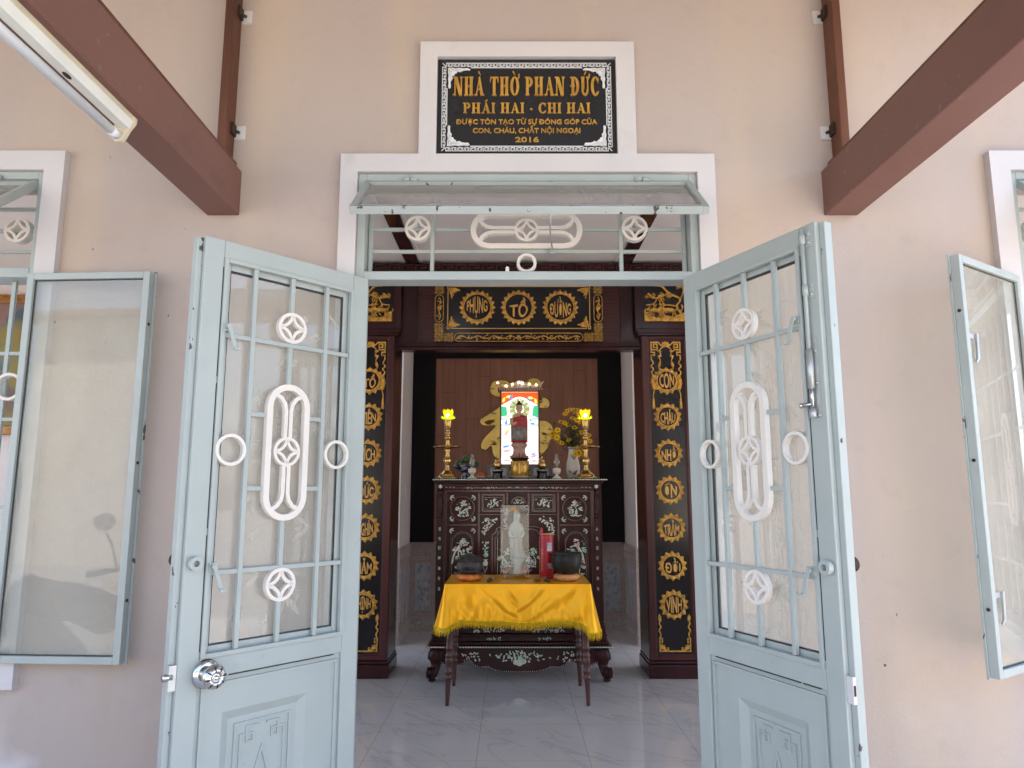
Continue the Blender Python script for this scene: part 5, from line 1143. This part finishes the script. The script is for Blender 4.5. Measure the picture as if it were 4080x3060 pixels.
b = MB(); b.loft([(Z(.004), sx_+.01, sy+.014, .036, .022), (Z(.05), sx_+.01, sy+.014, .030, .022), (Z(.075), sx_+.012, sy+.014, .034, .022), (Z(.10), sx_+.014, sy+.014, .050, .024), (Z(.114), sx_+.014, sy+.014, .048, .024)], 24, wob=lambda z, a: .05*math.sin(a*9)); b.build('lotus_base', statue_m, t)
b = MB(); pk = pm('etched_pink', (.70, .38, .30), .4, var=.1); rr = random.Random(8)
for q, c in ((-1, gx-.060), (1, gx+.066)):
    for k in range(26):
        a = rr.uniform(.2, 2.9); L_ = rr.uniform(.02, .062); b.strip(spline([(c, gz0+.018), (c+.5*L_*math.cos(a)+rr.uniform(-.008, .008), gz0+.018+.5*L_*math.sin(a)), (c+L_*math.cos(a), gz0+.018+L_*math.sin(a))], 3), .0020, gy-.0132-.00005*k, gy-.0122)
b.build('pink_etching', pk, t)
b = MB()
for k in range(22): b.strip(spline([(gx-.092+rr.uniform(0, .035), gz1-.02-k*.0065), (gx-.08+rr.uniform(0, .035), gz1-.03-k*.0065), (gx-.092+rr.uniform(0, .035), gz1-.036-k*.0065)], 3), .0022, gy-.0132-.00005*k, gy-.0122)
b.strip([(gx-.092, gz1-.17), (gx-.094, gz0+.12)], .002, gy-.0132, gy-.0122); b.build('white_etching', silver_m, t)
b = MB()
for k in range(15): a = R(-38+k*9.5-40); b.strip([(sx_+.034*math.cos(a), Z(.42)+.034*math.sin(a)), (sx_+.066*math.cos(a), Z(.42)+.066*math.sin(a))], .0022, gy+.0125, gy+.0135)
b.build('halo_ray', fishwood_m, t)
b = MB()
for k in range(16): b.strip(spline([(gx-.05+rr.uniform(0, .085), gz1-.018-rr.uniform(0, .03)), (gx-.03+rr.uniform(0, .05), gz1-.012-rr.uniform(0, .02)), (gx-.03+rr.uniform(0, .07), gz1-.03-rr.uniform(0, .02))], 3), .0022, gy-.0132-.00005*k, gy-.0122)
b.build('gold_etching', flat_gilt_m, t)
# ------------------------------------------------------------------ things on the altar top
AT = 1.5112
def candlestick(label, x):
    y = 3.36; t = thing('candlestick', label, 'candlestick', (x, y, AT), 0, 'brass lotus lamps on the altar')
    b = MB(); b.lathe([(.090, 0), (.093, .006), (.086, .014), (.070, .020), (.072, .028), (.058, .042), (.036, .060), (.022, .078), (.025, .084), (.018, .092), (.022, .112), (.030, .130), (.036, .150), (.030, .166), (.018, .178), (.023, .190), (.016, .202), (.020, .218), (.026, .238), (.017, .250)], (x, y, AT), 32); b.build('base', brass_m, t)
    b = MB(); b.lathe([(.02, .2505), (.10, .2525), (.117, .258), (.119, .263), (.105, .261), (.02, .259)], (x, y, AT), 36); b.build('drip_dish', brass_m, t)
    b = MB(); b.lathe([(.018, .2635), (.022, .278), (.016, .29), (.020, .300), (.014, .312), (.022, .322), (.030, .334), (.021, .346), (.016, .354), (.024, .364), (.029, .374), (.018, .386), (.020, .40), (.028, .408), (.030, .44), (.036, .47), (.038, .482), (.030, .484)], (x, y, AT), 32); b.build('stem', brass_m, t)
    lamp = MB(); lt = (x, y, AT+.4845)
    lamp.lathe([(.010, 0), (.022, .010), (.028, .026), (.024, .030), (.01, .012)], lt, 24, smooth=True)
    for ring_, (n_, r0, r1, r2, w, h) in enumerate(((8, .024, .038, .040, .0155, .088), (8, .020, .031, .030, .014, .080))):
        for k in range(n_):
            a = (k+.5*ring_)*2*math.pi/n_; c, s = math.cos(a), math.sin(a)
            vs = [(lt[0]+(r_*c-q*s), lt[1]+(r_*s+q*c), lt[2]+z) for r_, q, z in ((r0, -w*.55, .012), (r0, w*.55, .012), (r1, w, .045), (r1, -w, .045), (r2+.003, w*.62, .068), (r2+.003, -w*.62, .068), (r2+.007, 0, h))]
            lamp.add(vs, [(0, 1, 2, 3), (3, 2, 4, 5), (5, 4, 6)], True)
    L1 = lamp.build('lotus_lamp', emis('lit_yellow_glass', (1.0, .56, .002), .30), t)
    b = MB(); b.ball((lt[0], lt[1]-.004, lt[2]+.035), (.017, .040, .021), 14, 9); b.build('bulb_glow', emis('lit_bulb', (1, .92, .45), 9), L1)
    b = MB()
    for ring_, (n_, r1, zz, w) in enumerate(((10, .068, .022, .020), (8, .056, .034, .018))):
        for k in range(n_):
            a = k*2*math.pi/n_+ring_*.3; c, s = math.cos(a), math.sin(a); vs = [(lt[0]+(r_*c-ww*s), lt[1]+(r_*s+ww*c), lt[2]+z) for r_, ww, z in ((.020, -.008, .004), (.020, .008, .004), (r1*.7, w, .008), (r1*.7, -w, .008), (r1, 0, zz), (r1*.9, w*.5, zz*.7), (r1*.9, -w*.5, zz*.7))]; b.add(vs, [(0, 1, 2, 3), (3, 2, 5, 6), (6, 5, 4)], True)
    b.build('lotus_petal', emis('lit_green_petal', (.42, .55, .01), .4), L1)
candlestick('left brass candlestick with a lit yellow lotus lamp, clear of the flowers', -.527)
candlestick('right brass candlestick with a lit yellow lotus lamp, in front of the flower vase', .603)
# light box shrine
def backlight():                                           # printed film over a lamp: pale colours, brightest low on the right
    m = emis('backlight', (.95, .97, 1), .30); n, L, b_ = nodes(m); tc = n.new('ShaderNodeTexCoord'); ns = n.new('ShaderNodeTexNoise'); ns.inputs['Scale'].default_value = 13; ns.inputs['Detail'].default_value = 5
    L(tc.outputs['Object'], ns.inputs['Vector']); cr = n.new('ShaderNodeValToRGB'); el = cr.color_ramp.elements; el[0].position = .30; el[0].color = (.42, .50, .62, 1); el[1].position = .56; el[1].color = (1, 1, 1, 1)
    for p, c_ in ((.38, (.60, .66, .52, 1)), (.45, (.85, .66, .60, 1))): q = el.new(p); q.color = c_
    L(ns.outputs[0], cr.inputs[0]); L(cr.outputs[0], b_.inputs['Emission Color']); return m
t = thing('light_box_shrine', 'lit box shrine with a red robed figure before a colourful glowing panel', 'shrine', (.066, 3.52, AT))
bx0, bx1, bz0, bz1, by = -.090, .222, 1.634, 2.252, 3.50
b = MB(); b.box(bx0-.012, bx0, by-.02, by+.10, bz0, bz1); b.box(bx1, bx1+.012, by-.02, by+.10, bz0, bz1); b.box(bx0, bx1, by+.062, by+.10, bz0, bz1)
b.box(bx0-.03, bx1+.03, by-.06, by+.10, bz1, bz1+.022); b.box(bx0-.02, bx1+.02, by-.04, by+.10, bz0-.035, bz0); b.box(bx0+.01, bx1-.01, by-.02, by+.09, AT, bz0-.0355); b.build('case', red_wood_m, t, bevel=.003)
b = MB(); c = (bx0+bx1)/2
P = spline([(c-.208, 2.335), (c-.165, 2.318), (c-.12, 2.298), (c-.06, 2.315), (c, 2.338), (c+.06, 2.315), (c+.12, 2.298), (c+.165, 2.318), (c+.208, 2.335)], 4)+[(c+.165, 2.280), (c+.16, bz1+.0225), (c-.16, bz1+.0225), (c-.165, 2.280)]
b.prism(P, by-.055, by-.04); b.build('crest', pm('inlaid_crest', (.42, .34, .27), .3, var=.7, scale=40), t)
b = MB()
for u, z in ((-.188, 2.316), (-.115, 2.290), (-.062, 2.305), (-.008, 2.318), (.080, 2.307), (.138, 2.300)): b.ball((c+u, by-.060, z), .0065, 8, 6)
b.build('warm_bulb', emis('warm_bulb_glow', (1, .58, .22), 6), t)
b = MB(); b.ball((c+.020, by-.060, 2.312), .007, 8, 6); b.build('white_bulb', emis('white_bulb_glow', (.9, .95, 1), 7), t)
b = MB(); x = bx0-.02
while x < bx1+.02: b.prism(leafpoly(x, bz1+.011, 0, .018, .009), by-.0618, by-.0602); x += .0185
for q in (-.10, .10): b.prism(leafpoly(c+q-.05, bz0-.075, .1, .10, .035), by-.0222, by-.0202); flower(b, c+q, bz0-.07, .03, by-.0215)
b.build('case_inlay', pearl_m, t)
b = MB(); b.box(bx0, bx1, by+.050, by+.0615, bz0, bz1); pn = b.build('glowing_panel', backlight(), t)
def glow(nm, col, st, polys, y):
    for k, P in enumerate(polys):
        b = MB(); b.prism(P, y-.0002-.00007*(k % 20), y+.0015); b.build(nm, emis(nm, col, st), pn)
y = by+.0485; hc, hz = c-.002, 2.105
glow('orange_valance', (.60, .085, .010), .30, [[(bx0, bz1-.002), (bx1, bz1-.002), (bx1, bz1-.115), (bx1-.03, bz1-.095), (bx1-.07, bz1-.075), (c+.03, bz1-.06), (c-.03, bz1-.06), (bx0+.07, bz1-.075), (bx0+.03, bz1-.095), (bx0, bz1-.115)]], y)
glow('yellow_cloud', (.95, .62, .10), .42, [leafpoly(c+u, bz1-v, a, .05, .022) for u, v, a in ((-.12, .045, .2), (.07, .045, -.2), (-.025, .055, .1), (-.145, .09, 1.2), (.145, .10, 1.9), (-.11, .22, .8), (.10, .22, 2.3), (-.13, .34, .3))], y-.0018)
b = MB(); b.strip(circ(hc, hz, .098, 40), .012, y-.0035, y-.002, True); b.build('halo', emis('halo_glow', (1, .97, .8), .6), pn)
b = MB()
for k in range(34):
    a = 2*math.pi*k/34; b.strip([(hc+.040*math.cos(a), hz+.040*math.sin(a)), (hc+.090*math.cos(a), hz+.090*math.sin(a))], .0085, y-.0032, y-.002)
b.build('halo_ray', emis('ray_glow', (.10, .30, .08), .3), pn)
b = MB()
for k in range(0, 34, 3):
    a = 2*math.pi*(k+.5)/34; b.strip([(hc+.045*math.cos(a), hz+.045*math.sin(a)), (hc+.088*math.cos(a), hz+.088*math.sin(a))], .0055, y-.0036, y-.0024)
b.build('halo_ray', emis('red_ray_glow', (.55, .10, .03), .4), pn)
glow('green_glow', (.03, .32, .14), .4, [[(bx0, 2.13), (bx0+.045, 2.12), (bx0+.05, 2.05), (bx0, 2.04)], [(bx1-.04, 2.13), (bx1, 2.14), (bx1, 2.03), (bx1-.05, 2.05)], leafpoly(c+.085, 2.0, 1, .04, .02), leafpoly(c-.12, 1.96, .4, .05, .02)], y-.0004)
glow('blue_glow', (.05, .18, .55), .45, [leafpoly(c-.09, 2.19, .9, .05, .022), leafpoly(c+.062, 2.205, -.9, .05, .022), leafpoly(c-.122, 1.965, 1.3, .05, .022), leafpoly(c+.09, 1.985, -.3, .045, .02), leafpoly(c-.15, 1.78, .2, .07, .02), leafpoly(c+.09, 1.72, .1, .05, .015)], y-.0022)
glow('pink_glow', (.75, .22, .25), .42, [leafpoly(c-.14, 1.74, .3, .07, .02), leafpoly(c+.09, 1.70, .2, .06, .02), leafpoly(c-.13, 1.88, .9, .06, .018), leafpoly(c+.10, 1.665, 0, .05, .015), leafpoly(c-.14, 1.67, 0, .06, .014)], y-.0026)
glow('grey_band', (.30, .33, .33), .5, [[(bx0, 2.035), (bx0+.06, 2.03), (bx0+.06, 2.01), (bx0, 2.012)], [(bx1-.06, 2.03), (bx1, 2.035), (bx1, 2.012), (bx1-.06, 2.01)], [(bx0, 1.975), (bx0+.07, 1.973), (bx0+.07, 1.960), (bx0, 1.96)], [(bx1-.07, 1.973), (bx1, 1.975), (bx1, 1.96), (bx1-.07, 1.96)]], y-.003)
# robed standing figure on its pedestal
fx, fy = c-.005, by+.005; rz = lambda v: 1.70+v
b = MB(); b.loft([(rz(.125), fx, fy, .060, .024), (rz(.16), fx, fy, .066, .026), (rz(.24), fx, fy, .064, .027), (rz(.30), fx, fy, .066, .028), (rz(.335), fx, fy, .060, .027), (rz(.355), fx, fy, .040, .022), (rz(.365), fx, fy, .018, .016), (rz(.375), fx, fy, .016, .015), (rz(.383), fx, fy, .022, .020), (rz(.405), fx, fy, .0265, .024), (rz(.432), fx, fy, .025, .023), (rz(.448), fx, fy, .018, .017), (rz(.456), fx, fy, .008, .008)], 20)
fg = b.build('figure', skin_m, t)
b = MB(); b.loft([(rz(.420), fx, fy+.003, .0270, .0240), (rz(.435), fx, fy+.002, .0268, .0248), (rz(.452), fx, fy, .0195, .019), (rz(.458), fx, fy, .012, .012), (rz(.468), fx, fy, .008, .008), (rz(.472), fx, fy, .002, .002)], 18)
for e in (-1, 1): b.ball((fx+e*.0095, fy-.0225, rz(.412)), (.0042, .002, .0014), 8, 5)
b.build('hair', pm('dark_hair', (.02, .013, .012), .5), fg)
b = MB(); b.ball((fx, fy-.025, rz(.405)), (.003, .004, .007), 8, 6); b.ball((fx, fy-.021, rz(.394)), (.007, .003, .002), 8, 5)
for e in (-1, 1): b.ball((fx+e*.027, fy, rz(.405)), (.004, .006, .013), 8, 6)
b.tube(spline([(fx-.062, fy-.004, rz(.32)), (fx-.060, fy-.02, rz(.27)), (fx-.02, fy-.032, rz(.285))], 4), [.017]*4+[.013]*4+[.008], 10); b.build('arm_and_face', skin_m, fg)
b = MB(); b.loft([(rz(.118), fx, fy-.001, .068, .029), (rz(.15), fx, fy-.001, .071, .031), (rz(.24), fx, fy-.001, .069, .031), (rz(.30), fx, fy-.001, .070, .031), (rz(.325), fx+.004, fy-.001, .064, .029), (rz(.345), fx+.016, fy, .048, .025)], 26, wob=lambda z, a: .04*math.sin(a*6+z*50)); b.build('robe', robe_m, fg)
b = MB(); b.loft([(rz(.135), fx, fy-.004, .066, .031), (rz(.18), fx, fy-.004, .069, .033), (rz(.245), fx, fy-.004, .068, .033)], 24, wob=lambda z, a: .03*math.sin(a*8+z*30)); b.build('apron_cloth', pm('grey_robe', (.22, .20, .19), .5, var=.4, scale=40), fg)
b = MB(); b.lathe([(.070, -.065), (.072, -.05), (.060, -.045), (.062, -.02), (.078, -.005), (.080, .004), (.060, .010), (.052, .030), (.050, .060), (.056, .078), (.070, .090), (.066, .102), (.055, .117)], (fx, fy+.006, rz(0)), 28, Matrix.Translation((0, (fy+.006)*.5, 0)) @ Matrix.Diagonal((1, .5, 1, 1))); b.build('pedestal', pm('pedestal_stone', (.42, .27, .21), .4, var=.3, scale=24), t)
# gilt character on the cladding
cu = lambda u: .080+(u-1105)*.000944
cv = lambda v: 2.62-(v-160)*.000949
P = spline([(765, 280), (800, 205), (880, 182), (960, 192), (1020, 235), (1100, 260), (1180, 205), (1225, 165), (1280, 157), (1335, 180), (1366, 235), (1345, 290), (1312, 335), (1322, 385), (1390, 382), (1443, 420), (1445, 480), (1405, 510), (1320, 512), (1300, 580), (1318, 640), (1400, 645), (1465, 690), (1486, 760), (1460, 880), (1410, 970), (1350, 1030), (1300, 1062), (1100, 1090), (900, 1066), (830, 1058), (800, 1000), (786, 930), (742, 968), (700, 980), (668, 945), (680, 880), (740, 800), (832, 706), (760, 706), (690, 700), (655, 660), (672, 620), (740, 580), (830, 522), (893, 462), (893, 388), (830, 372), (782, 340)], 3, True)
P = [(cu(u), cv(v)) for u, v in P]; g2 = pm('gold_leaf', (1.0, .68, .19), .36, .5, var=.2, scale=9, bump=.35, bscale=14)
mixc(g2, noise_mask(g2, 7, .60, .66, (1, 1, 2.2), 3), (.12, .06, .015))
b = MB(); b.prism(P, 5.070, 5.084); o = b.build('gilt_character', g2, None, loc=(.08, 5.08, 1.75)); tag(o, 'large rounded gold leaf character on the plank panel behind the shrine', 'wall ornament'); FR[o.name] = Matrix.Translation((.08, 5.08, 1.75))
b = MB(); b.strip(P, .009, 5.0655, 5.0705, True); b.build('rim', pm('dark_gold_rim', (.20, .11, .02), .35, .4, var=.3, scale=20), o)
# flower vase
vx, vy = .515, 3.56; t = thing('flower_vase', 'white painted porcelain vase behind the right candlestick', 'vase', (vx, vy, AT))
b = MB(); b.lathe([(.042, 0), (.048, .004), (.056, .05), (.060, .085), (.056, .13), (.044, .18), (.037, .22), (.036, .25), (.041, .268), (.043, .272), (.038, .268), (.03, .22)], (vx, vy, AT), 32); vb = b.build('vase_body', porc_m, t)
b = MB(); rr = random.Random(6)
for k in range(5): b.strip(spline([(vx-.005+rr.uniform(-.02, .02), AT+.21), (vx+rr.uniform(-.03, .03), AT+.19), (vx+rr.uniform(-.02, .03), AT+.165)], 3), .0025, vy-.0475-.0004*k, vy-.0465)
for k in range(6): b.prism(leafpoly(vx+rr.uniform(-.02, .03), AT+.035+rr.uniform(0, .02), rr.uniform(0, 3), .03, .011), vy-.0590-.0003*k, vy-.0575)
b.build('painted_branch', pm('dark_glaze', (.09, .08, .07), .3), vb)
t = thing('yellow_bouquet', 'bunch of small yellow chrysanthemums with dark green leaves in the vase', 'flowers', (vx, vy, AT+.25))
b = MB(); fl = MB(); cen = MB(); rr = random.Random(21); vz_ = AT+.25
heads = [(-.05, .56), (-.02, .585), (.01, .58), (.035, .56), (.055, .575), (-.07, .535), (.06, .535), (-.10, .475), (-.075, .46), (-.04, .45), (.04, .48), (.07, .47), (.015, .42), (-.14, .40), (-.165, .385), (-.17, .35), (-.135, .36), (-.12, .31), (-.15, .335), (-.035, .315), (-.02, .28), (.055, .36), (.085, .385), (.095, .30), (.12, .33), (.155, .36), (.045, .205), (.02, .20), (-.10, .29), (.10, .25), (.0, .50), (.16, .31), (-.185, .37)]
for i, (u, v) in enumerate(heads):
    yv = rr.uniform(-.07, .07); hx, hy, hz_ = vx+u*.92, vy+yv, AT+.01+v
    b.tube(spline([(vx+rr.uniform(-.02, .02), vy+rr.uniform(-.02, .02), AT+.20), (vx+u*.35, vy+yv*.4, AT+.27+(v-.25)*.45), (hx, hy, hz_-.005)], 4), .0022, 5)
    S_ = rr.uniform(.024, .034) if i not in (26,) else .046; tilt = Matrix.Translation((hx, hy, hz_)) @ Matrix.Rotation(rr.uniform(.5, 1.4), 4, 'X') @ Matrix.Rotation(rr.uniform(-.6, .6), 4, 'Y')
    fl = MB(); cen = MB()
    for ly in range(2):
        for k in range(9):
            a = k*2*math.pi/9+ly*.35; c_, s_ = math.cos(a), math.sin(a); q = S_*(1-.25*ly); fl.add([tuple(tilt @ Vector((r_*c_-w*s_, r_*s_+w*c_, z))) for r_, w, z in ((.1*q, 0, .002), (.6*q, .22*q, .005+.004*ly), (q, 0, .003+.010*ly), (.6*q, -.22*q, .005+.004*ly))], [(0, 1, 2, 3)], True)
    cen.ball((hx, hy, hz_+.003), S_*.35, 8, 5)
    fb = fl.build('blossom', yellow_m, t); cen.build('flower_centre', pm('flower_centre', (.40, .20, .01), .6), fb)
for k in range(330):
    u, v = rr.gauss(0, .062), rr.uniform(.24, .47); yv = rr.gauss(0, .045); u *= min(1, (v-.12)*4); L_ = rr.uniform(.022, .045); M = Matrix.Translation((vx+u, vy+yv, AT+v)) @ Matrix.Rotation(rr.uniform(0, 6.28), 4, 'Z') @ Matrix.Rotation(rr.uniform(-1.2, .6), 4, 'Y')
    b.add([tuple(M @ Vector(p)) for p in ((0, 0, 0), (L_*.5, L_*.22, .003), (L_, 0, -.004), (L_*.5, -L_*.22, .003))], [(0, 1, 2, 3)], True)
b.build('foliage', green_m, t)
# oil lamps
for x, lab in ((-.325, 'small oil lamp with glass chimney beside the fruit bowl'), (.365, 'small oil lamp with glass chimney beside the flower vase')):
    y = 3.36; t = thing('oil_lamp', lab, 'oil lamp', (x, y, AT), 0, 'oil lamps on the altar')
    b = MB(); b.lathe([(.040, 0), (.044, .003), (.036, .010), (.014, .026), (.012, .034), (.022, .042), (.031, .050), (.033, .056), (.033, .080), (.030, .084), (.014, .088)], (x, y, AT), 28); b.build('lamp_base', porc_m, t)
    b = MB(); b.lathe([(.014, .0885), (.017, .092), (.012, .098)], (x, y, AT), 16); b.build('burner', brass_m, t)
    b = MB(); b.lathe([(.015, .099), (.024, .120), (.026, .135), (.020, .155), (.0135, .170), (.0155, .200), (.0145, .2), (.0125, .170), (.019, .155), (.0248, .135), (.023, .12), (.014, .1)], (x, y, AT), 24); b.build('chimney', chimney_m, t)
# fruit bowl
x, y = -.385, 3.52; t = thing('fruit_bowl', 'blue and white porcelain bowl of green fruit', 'bowl', (x, y, AT)); bw = pm('blue_white_glaze', (.50, .53, .56), .2, var=.1, scale=14); mixc(bw, noise_mask(bw, 26, .42, .5), (.02, .04, .13))
b = MB(); b.lathe([(.044, 0), (.050, .004), (.040, .016), (.034, .045), (.040, .054), (.075, .078), (.104, .108), (.110, .116), (.102, .112), (.070, .088), (.02, .07)], (x, y, AT), 32); b.build('bowl_body', bw, t)
for u, v, z, lab in ((-.058, -.02, .128, 'green fruit on the left rim of the bowl'), (.048, -.035, .122, 'green fruit at the front right of the bowl'), (-.005, .0, .166, 'green fruit on top of the pile in the bowl'), (.072, .025, .128, 'green fruit at the right rim of the bowl')):
    b = MB(); b.ball((x+u, y+v, AT+z), (.036, .034, .031), 18, 12); b.tube([(x+u, y+v, AT+z+.029), (x+u+.003, y+v, AT+z+.038)], .003, 6); o = b.build('green_fruit', fruit_m, None, loc=(x+u, y+v, AT+z-.03)); tag(o, lab, 'fruit', 'green fruit in the bowl')
x, y = -.255, 3.42; t = thing('offering_plate', 'small white plate with a red wrapped sweet beside the oil lamp', 'plate', (x, y, AT))
b = MB(); b.lathe([(.030, 0), (.034, .003), (.062, .014), (.066, .017), (.060, .015), (.03, .006)], (x, y, AT), 28); b.build('plate', porc_m, t)
b = MB(); b.box(x-.034, x+.03, y-.02, y+.016, AT+.0155, AT+.032); b.ball((x+.0, y-.02, AT+.042), (.030, .014, .010), 12, 8); b.build('sweet', red_silk_m, t, bevel=.003)
# jars on black stands
for x, lab in ((-.118, 'small gold jar on a black stand left of the incense pot'), (.246, 'small gold jar on a black stand right of the incense pot')):
    y = 3.38; t = thing('gold_jar', lab, 'jar', (x, y, AT), 0, 'gold jars on the altar')
    b = MB(); b.lathe([(.040, 0), (.044, .006), (.036, .018), (.042, .030), (.036, .042), (.042, .052), (.045, .060), (.045, .080), (.040, .083), (.02, .0835)], (x, y, AT), 28); s_ = b.build('stand', black_m, t)
    b = MB()
    for k in range(7): b.strip(circ(x-.033+.011*k, AT+.070, .004, 8), .0016, y-.047+.0006*abs(k-3)**2, y-.040, True)
    b.build('stand_lettering', silver_m, s_)
    b = MB(); b.lathe([(.020, .084), (.026, .088), (.033, .104), (.034, .120), (.027, .138), (.022, .142), (.029, .146), (.030, .150), (.022, .160), (.008, .168), (.006, .174), (.008, .180), (.002, .186)], (x, y, AT), 28); b.build('jar_body', brass_m, t)
# incense pot
x, y = .064, 3.33; t = thing('incense_pot', 'gold cylindrical incense pot on a white saucer', 'incense pot', (x, y, AT))
b = MB(); b.lathe([(.050, 0), (.054, .003), (.078, .014), (.084, .018), (.078, .017), (.05, .007)], (x, y, AT), 32); b.build('saucer', porc_m, t)
b = MB(); b.lathe([(.073, .0185), (.076, .021), (.076, .140), (.073, .143), (.066, .140)], (x, y, AT), 40); pot = b.build('pot', pm('gold_glaze', (.50, .28, .05), .22, .45, var=.3, scale=60), t)
b = MB(); b.strip([(x-.004, AT+.04), (x-.004, AT+.125)], .016, y-.0785, y-.074); b.strip([(x+.014, AT+.05), (x+.014, AT+.11)], .006, y-.0770, y-.073); b.build('relief', flat_gilt_m, pot)
b = MB(); b.lathe([(.060, .1435), (.064, .150), (.078, .166), (.080, .168), (.070, .160), (.055, .150)], (x, y, AT), 20); b.build('collar', iron_m, t)
b = MB(); rr = random.Random(2)
for k in range(15): px = rr.uniform(-.026, .026); b.tube([(x+px*.7, y+rr.uniform(-.02, .02), AT+.140), (x+px*1.2, y+rr.uniform(-.03, .03), AT+rr.uniform(.185, .212))], .0017, 5)
b.build('incense_stick', red_m, t)
# framed pictures leaning behind the jars
for x0, x1, lab in ((-.205, -.02, 'black framed photo leaning behind the left gold jar'), (.150, .330, 'black framed photo leaning behind the right gold jar')):
    t = thing('photo_frame', lab, 'picture frame', ((x0+x1)/2, 3.45, AT), 0, 'black photo frames on the altar'); w = .026
    b = MB(); b.strip([(x0+w/2, AT+w/2+.001), (x1-w/2, AT+w/2+.001), (x1-w/2, AT+.118-w/2), (x0+w/2, AT+.118-w/2)], w, 3.44, 3.458, True); b.build('frame', black_m, t)
    b = MB(); b.box(x0+w, x1-w, 3.447, 3.455, AT+w, AT+.118-w); b.build('photo', photo_m, t)
t = thing('tea_cup', 'small dark cup beside the flower vase foot', 'cup', (.325, 3.40, AT)); b = MB(); b.lathe([(.022, 0), (.024, .004), (.030, .020), (.031, .026), (.027, .024), (.015, .006)], (.325, 3.40, AT), 20); b.build('cup_body', fishwood_m, t)

# ------------------------------------------------------------------ motorbike parked on the porch to the left of the photographer (mirrored in the left pane)
t = thing('motorbike', 'dark scooter parked on the porch left of the doorway', 'motorbike', (-2.55, -1.75, 0), R(18)); mb_ = pm('scooter_paint', (.05, .045, .045), .25, var=.1, coat=.4); rub = pm('tyre_rubber', (.02, .02, .02), .8)
RY = Matrix.Rotation(R(90), 4, 'X')
for x in (-.62, .62):
    M = Matrix.Translation((x, 0, .27)) @ RY
    b = MB(); b.lathe([(.205, -.035), (.245, -.032), (.268, -.015), (.27, 0), (.268, .015), (.245, .032), (.205, .035), (.20, 0), (.205, -.035)], (0, 0, 0), 32, M); w_ = b.build('wheel', rub, t, local=True)
    b = MB(); b.lathe([(.06, -.045), (.07, -.02), (.19, -.03), (.203, -.028), (.203, .028), (.19, .03), (.07, .02), (.06, .045)], (0, 0, 0), 24, M); b.build('rim', zinc_m, w_, local=True)
b = MB(); b.tube(spline([(.62, 0, .27), (.52, 0, .55), (.44, 0, .80)], 4), [.05]*4+[.06]*5, 12); b.tube(spline([(.48, 0, .62), (.36, 0, .40), (.05, 0, .30), (-.25, 0, .42), (-.55, 0, .58), (-.82, 0, .66)], 5), [.06]*5+[.09]*5+[.11]*5+[.13]*5+[.12]*5+[.05], 16)
b.tube(spline([(.90, 0, .46), (.78, 0, .56), (.60, 0, .57), (.45, 0, .50)], 4), .055, 10); b.build('body', mb_, t, local=True)
b = MB(); b.tube(spline([(.10, 0, .70), (-.15, 0, .76), (-.45, 0, .77), (-.72, 0, .80)], 5), [.07]+[.11]*14+[.07], 14); b.build('seat', rub, t, local=True)
b = MB(); b.prism([(.58, .84), (.52, .98), (.42, 1.02), (.38, .90), (.44, .80)], -.09, .09); b.build('head_cowl', mb_, t, local=True, bevel=.03)
b = MB(); b.ball((.565, 0, .90), (.03, .075, .05), 16, 10); b.build('headlight', pm('headlight_glass', (.5, .5, .5), .1, .6), t, local=True)
for s in (-1, 1):
    b = MB(); b.tube(spline([(.44, s*.05, .97), (.42, s*.20, 1.00), (.33, s*.34, .98)], 4), [.012]*6+[.017]*3, 8); h_ = b.build('handlebar', rub, t, local=True)
    b = MB(); b.tube(spline([(.40, s*.22, 1.0), (.42, s*.27, 1.12), (.41, s*.31, 1.20)], 4), .006, 6); b.ball((.41, s*.32, 1.25), (.018, .065, .045), 16, 10); b.build('mirror', rub, h_, local=True)
b = MB(); b.prism([(.43, .86), (.50, .62), (.40, .40), (.33, .38), (.38, .62), (.36, .86)], -.17, .17); b.build('leg_shield', mb_, t, local=True, bevel=.02)
b = MB(); b.tube([(-.1, .12, .25), (-.55, .17, .30), (-.85, .17, .34)], [.03, .045, .05], 12); b.build('exhaust', zinc_m, t, local=True)
b = MB(); b.tube([(-.10, .10, .24), (-.16, .22, .012)], .012, 8); b.build('side_stand', zinc_m, t, local=True)
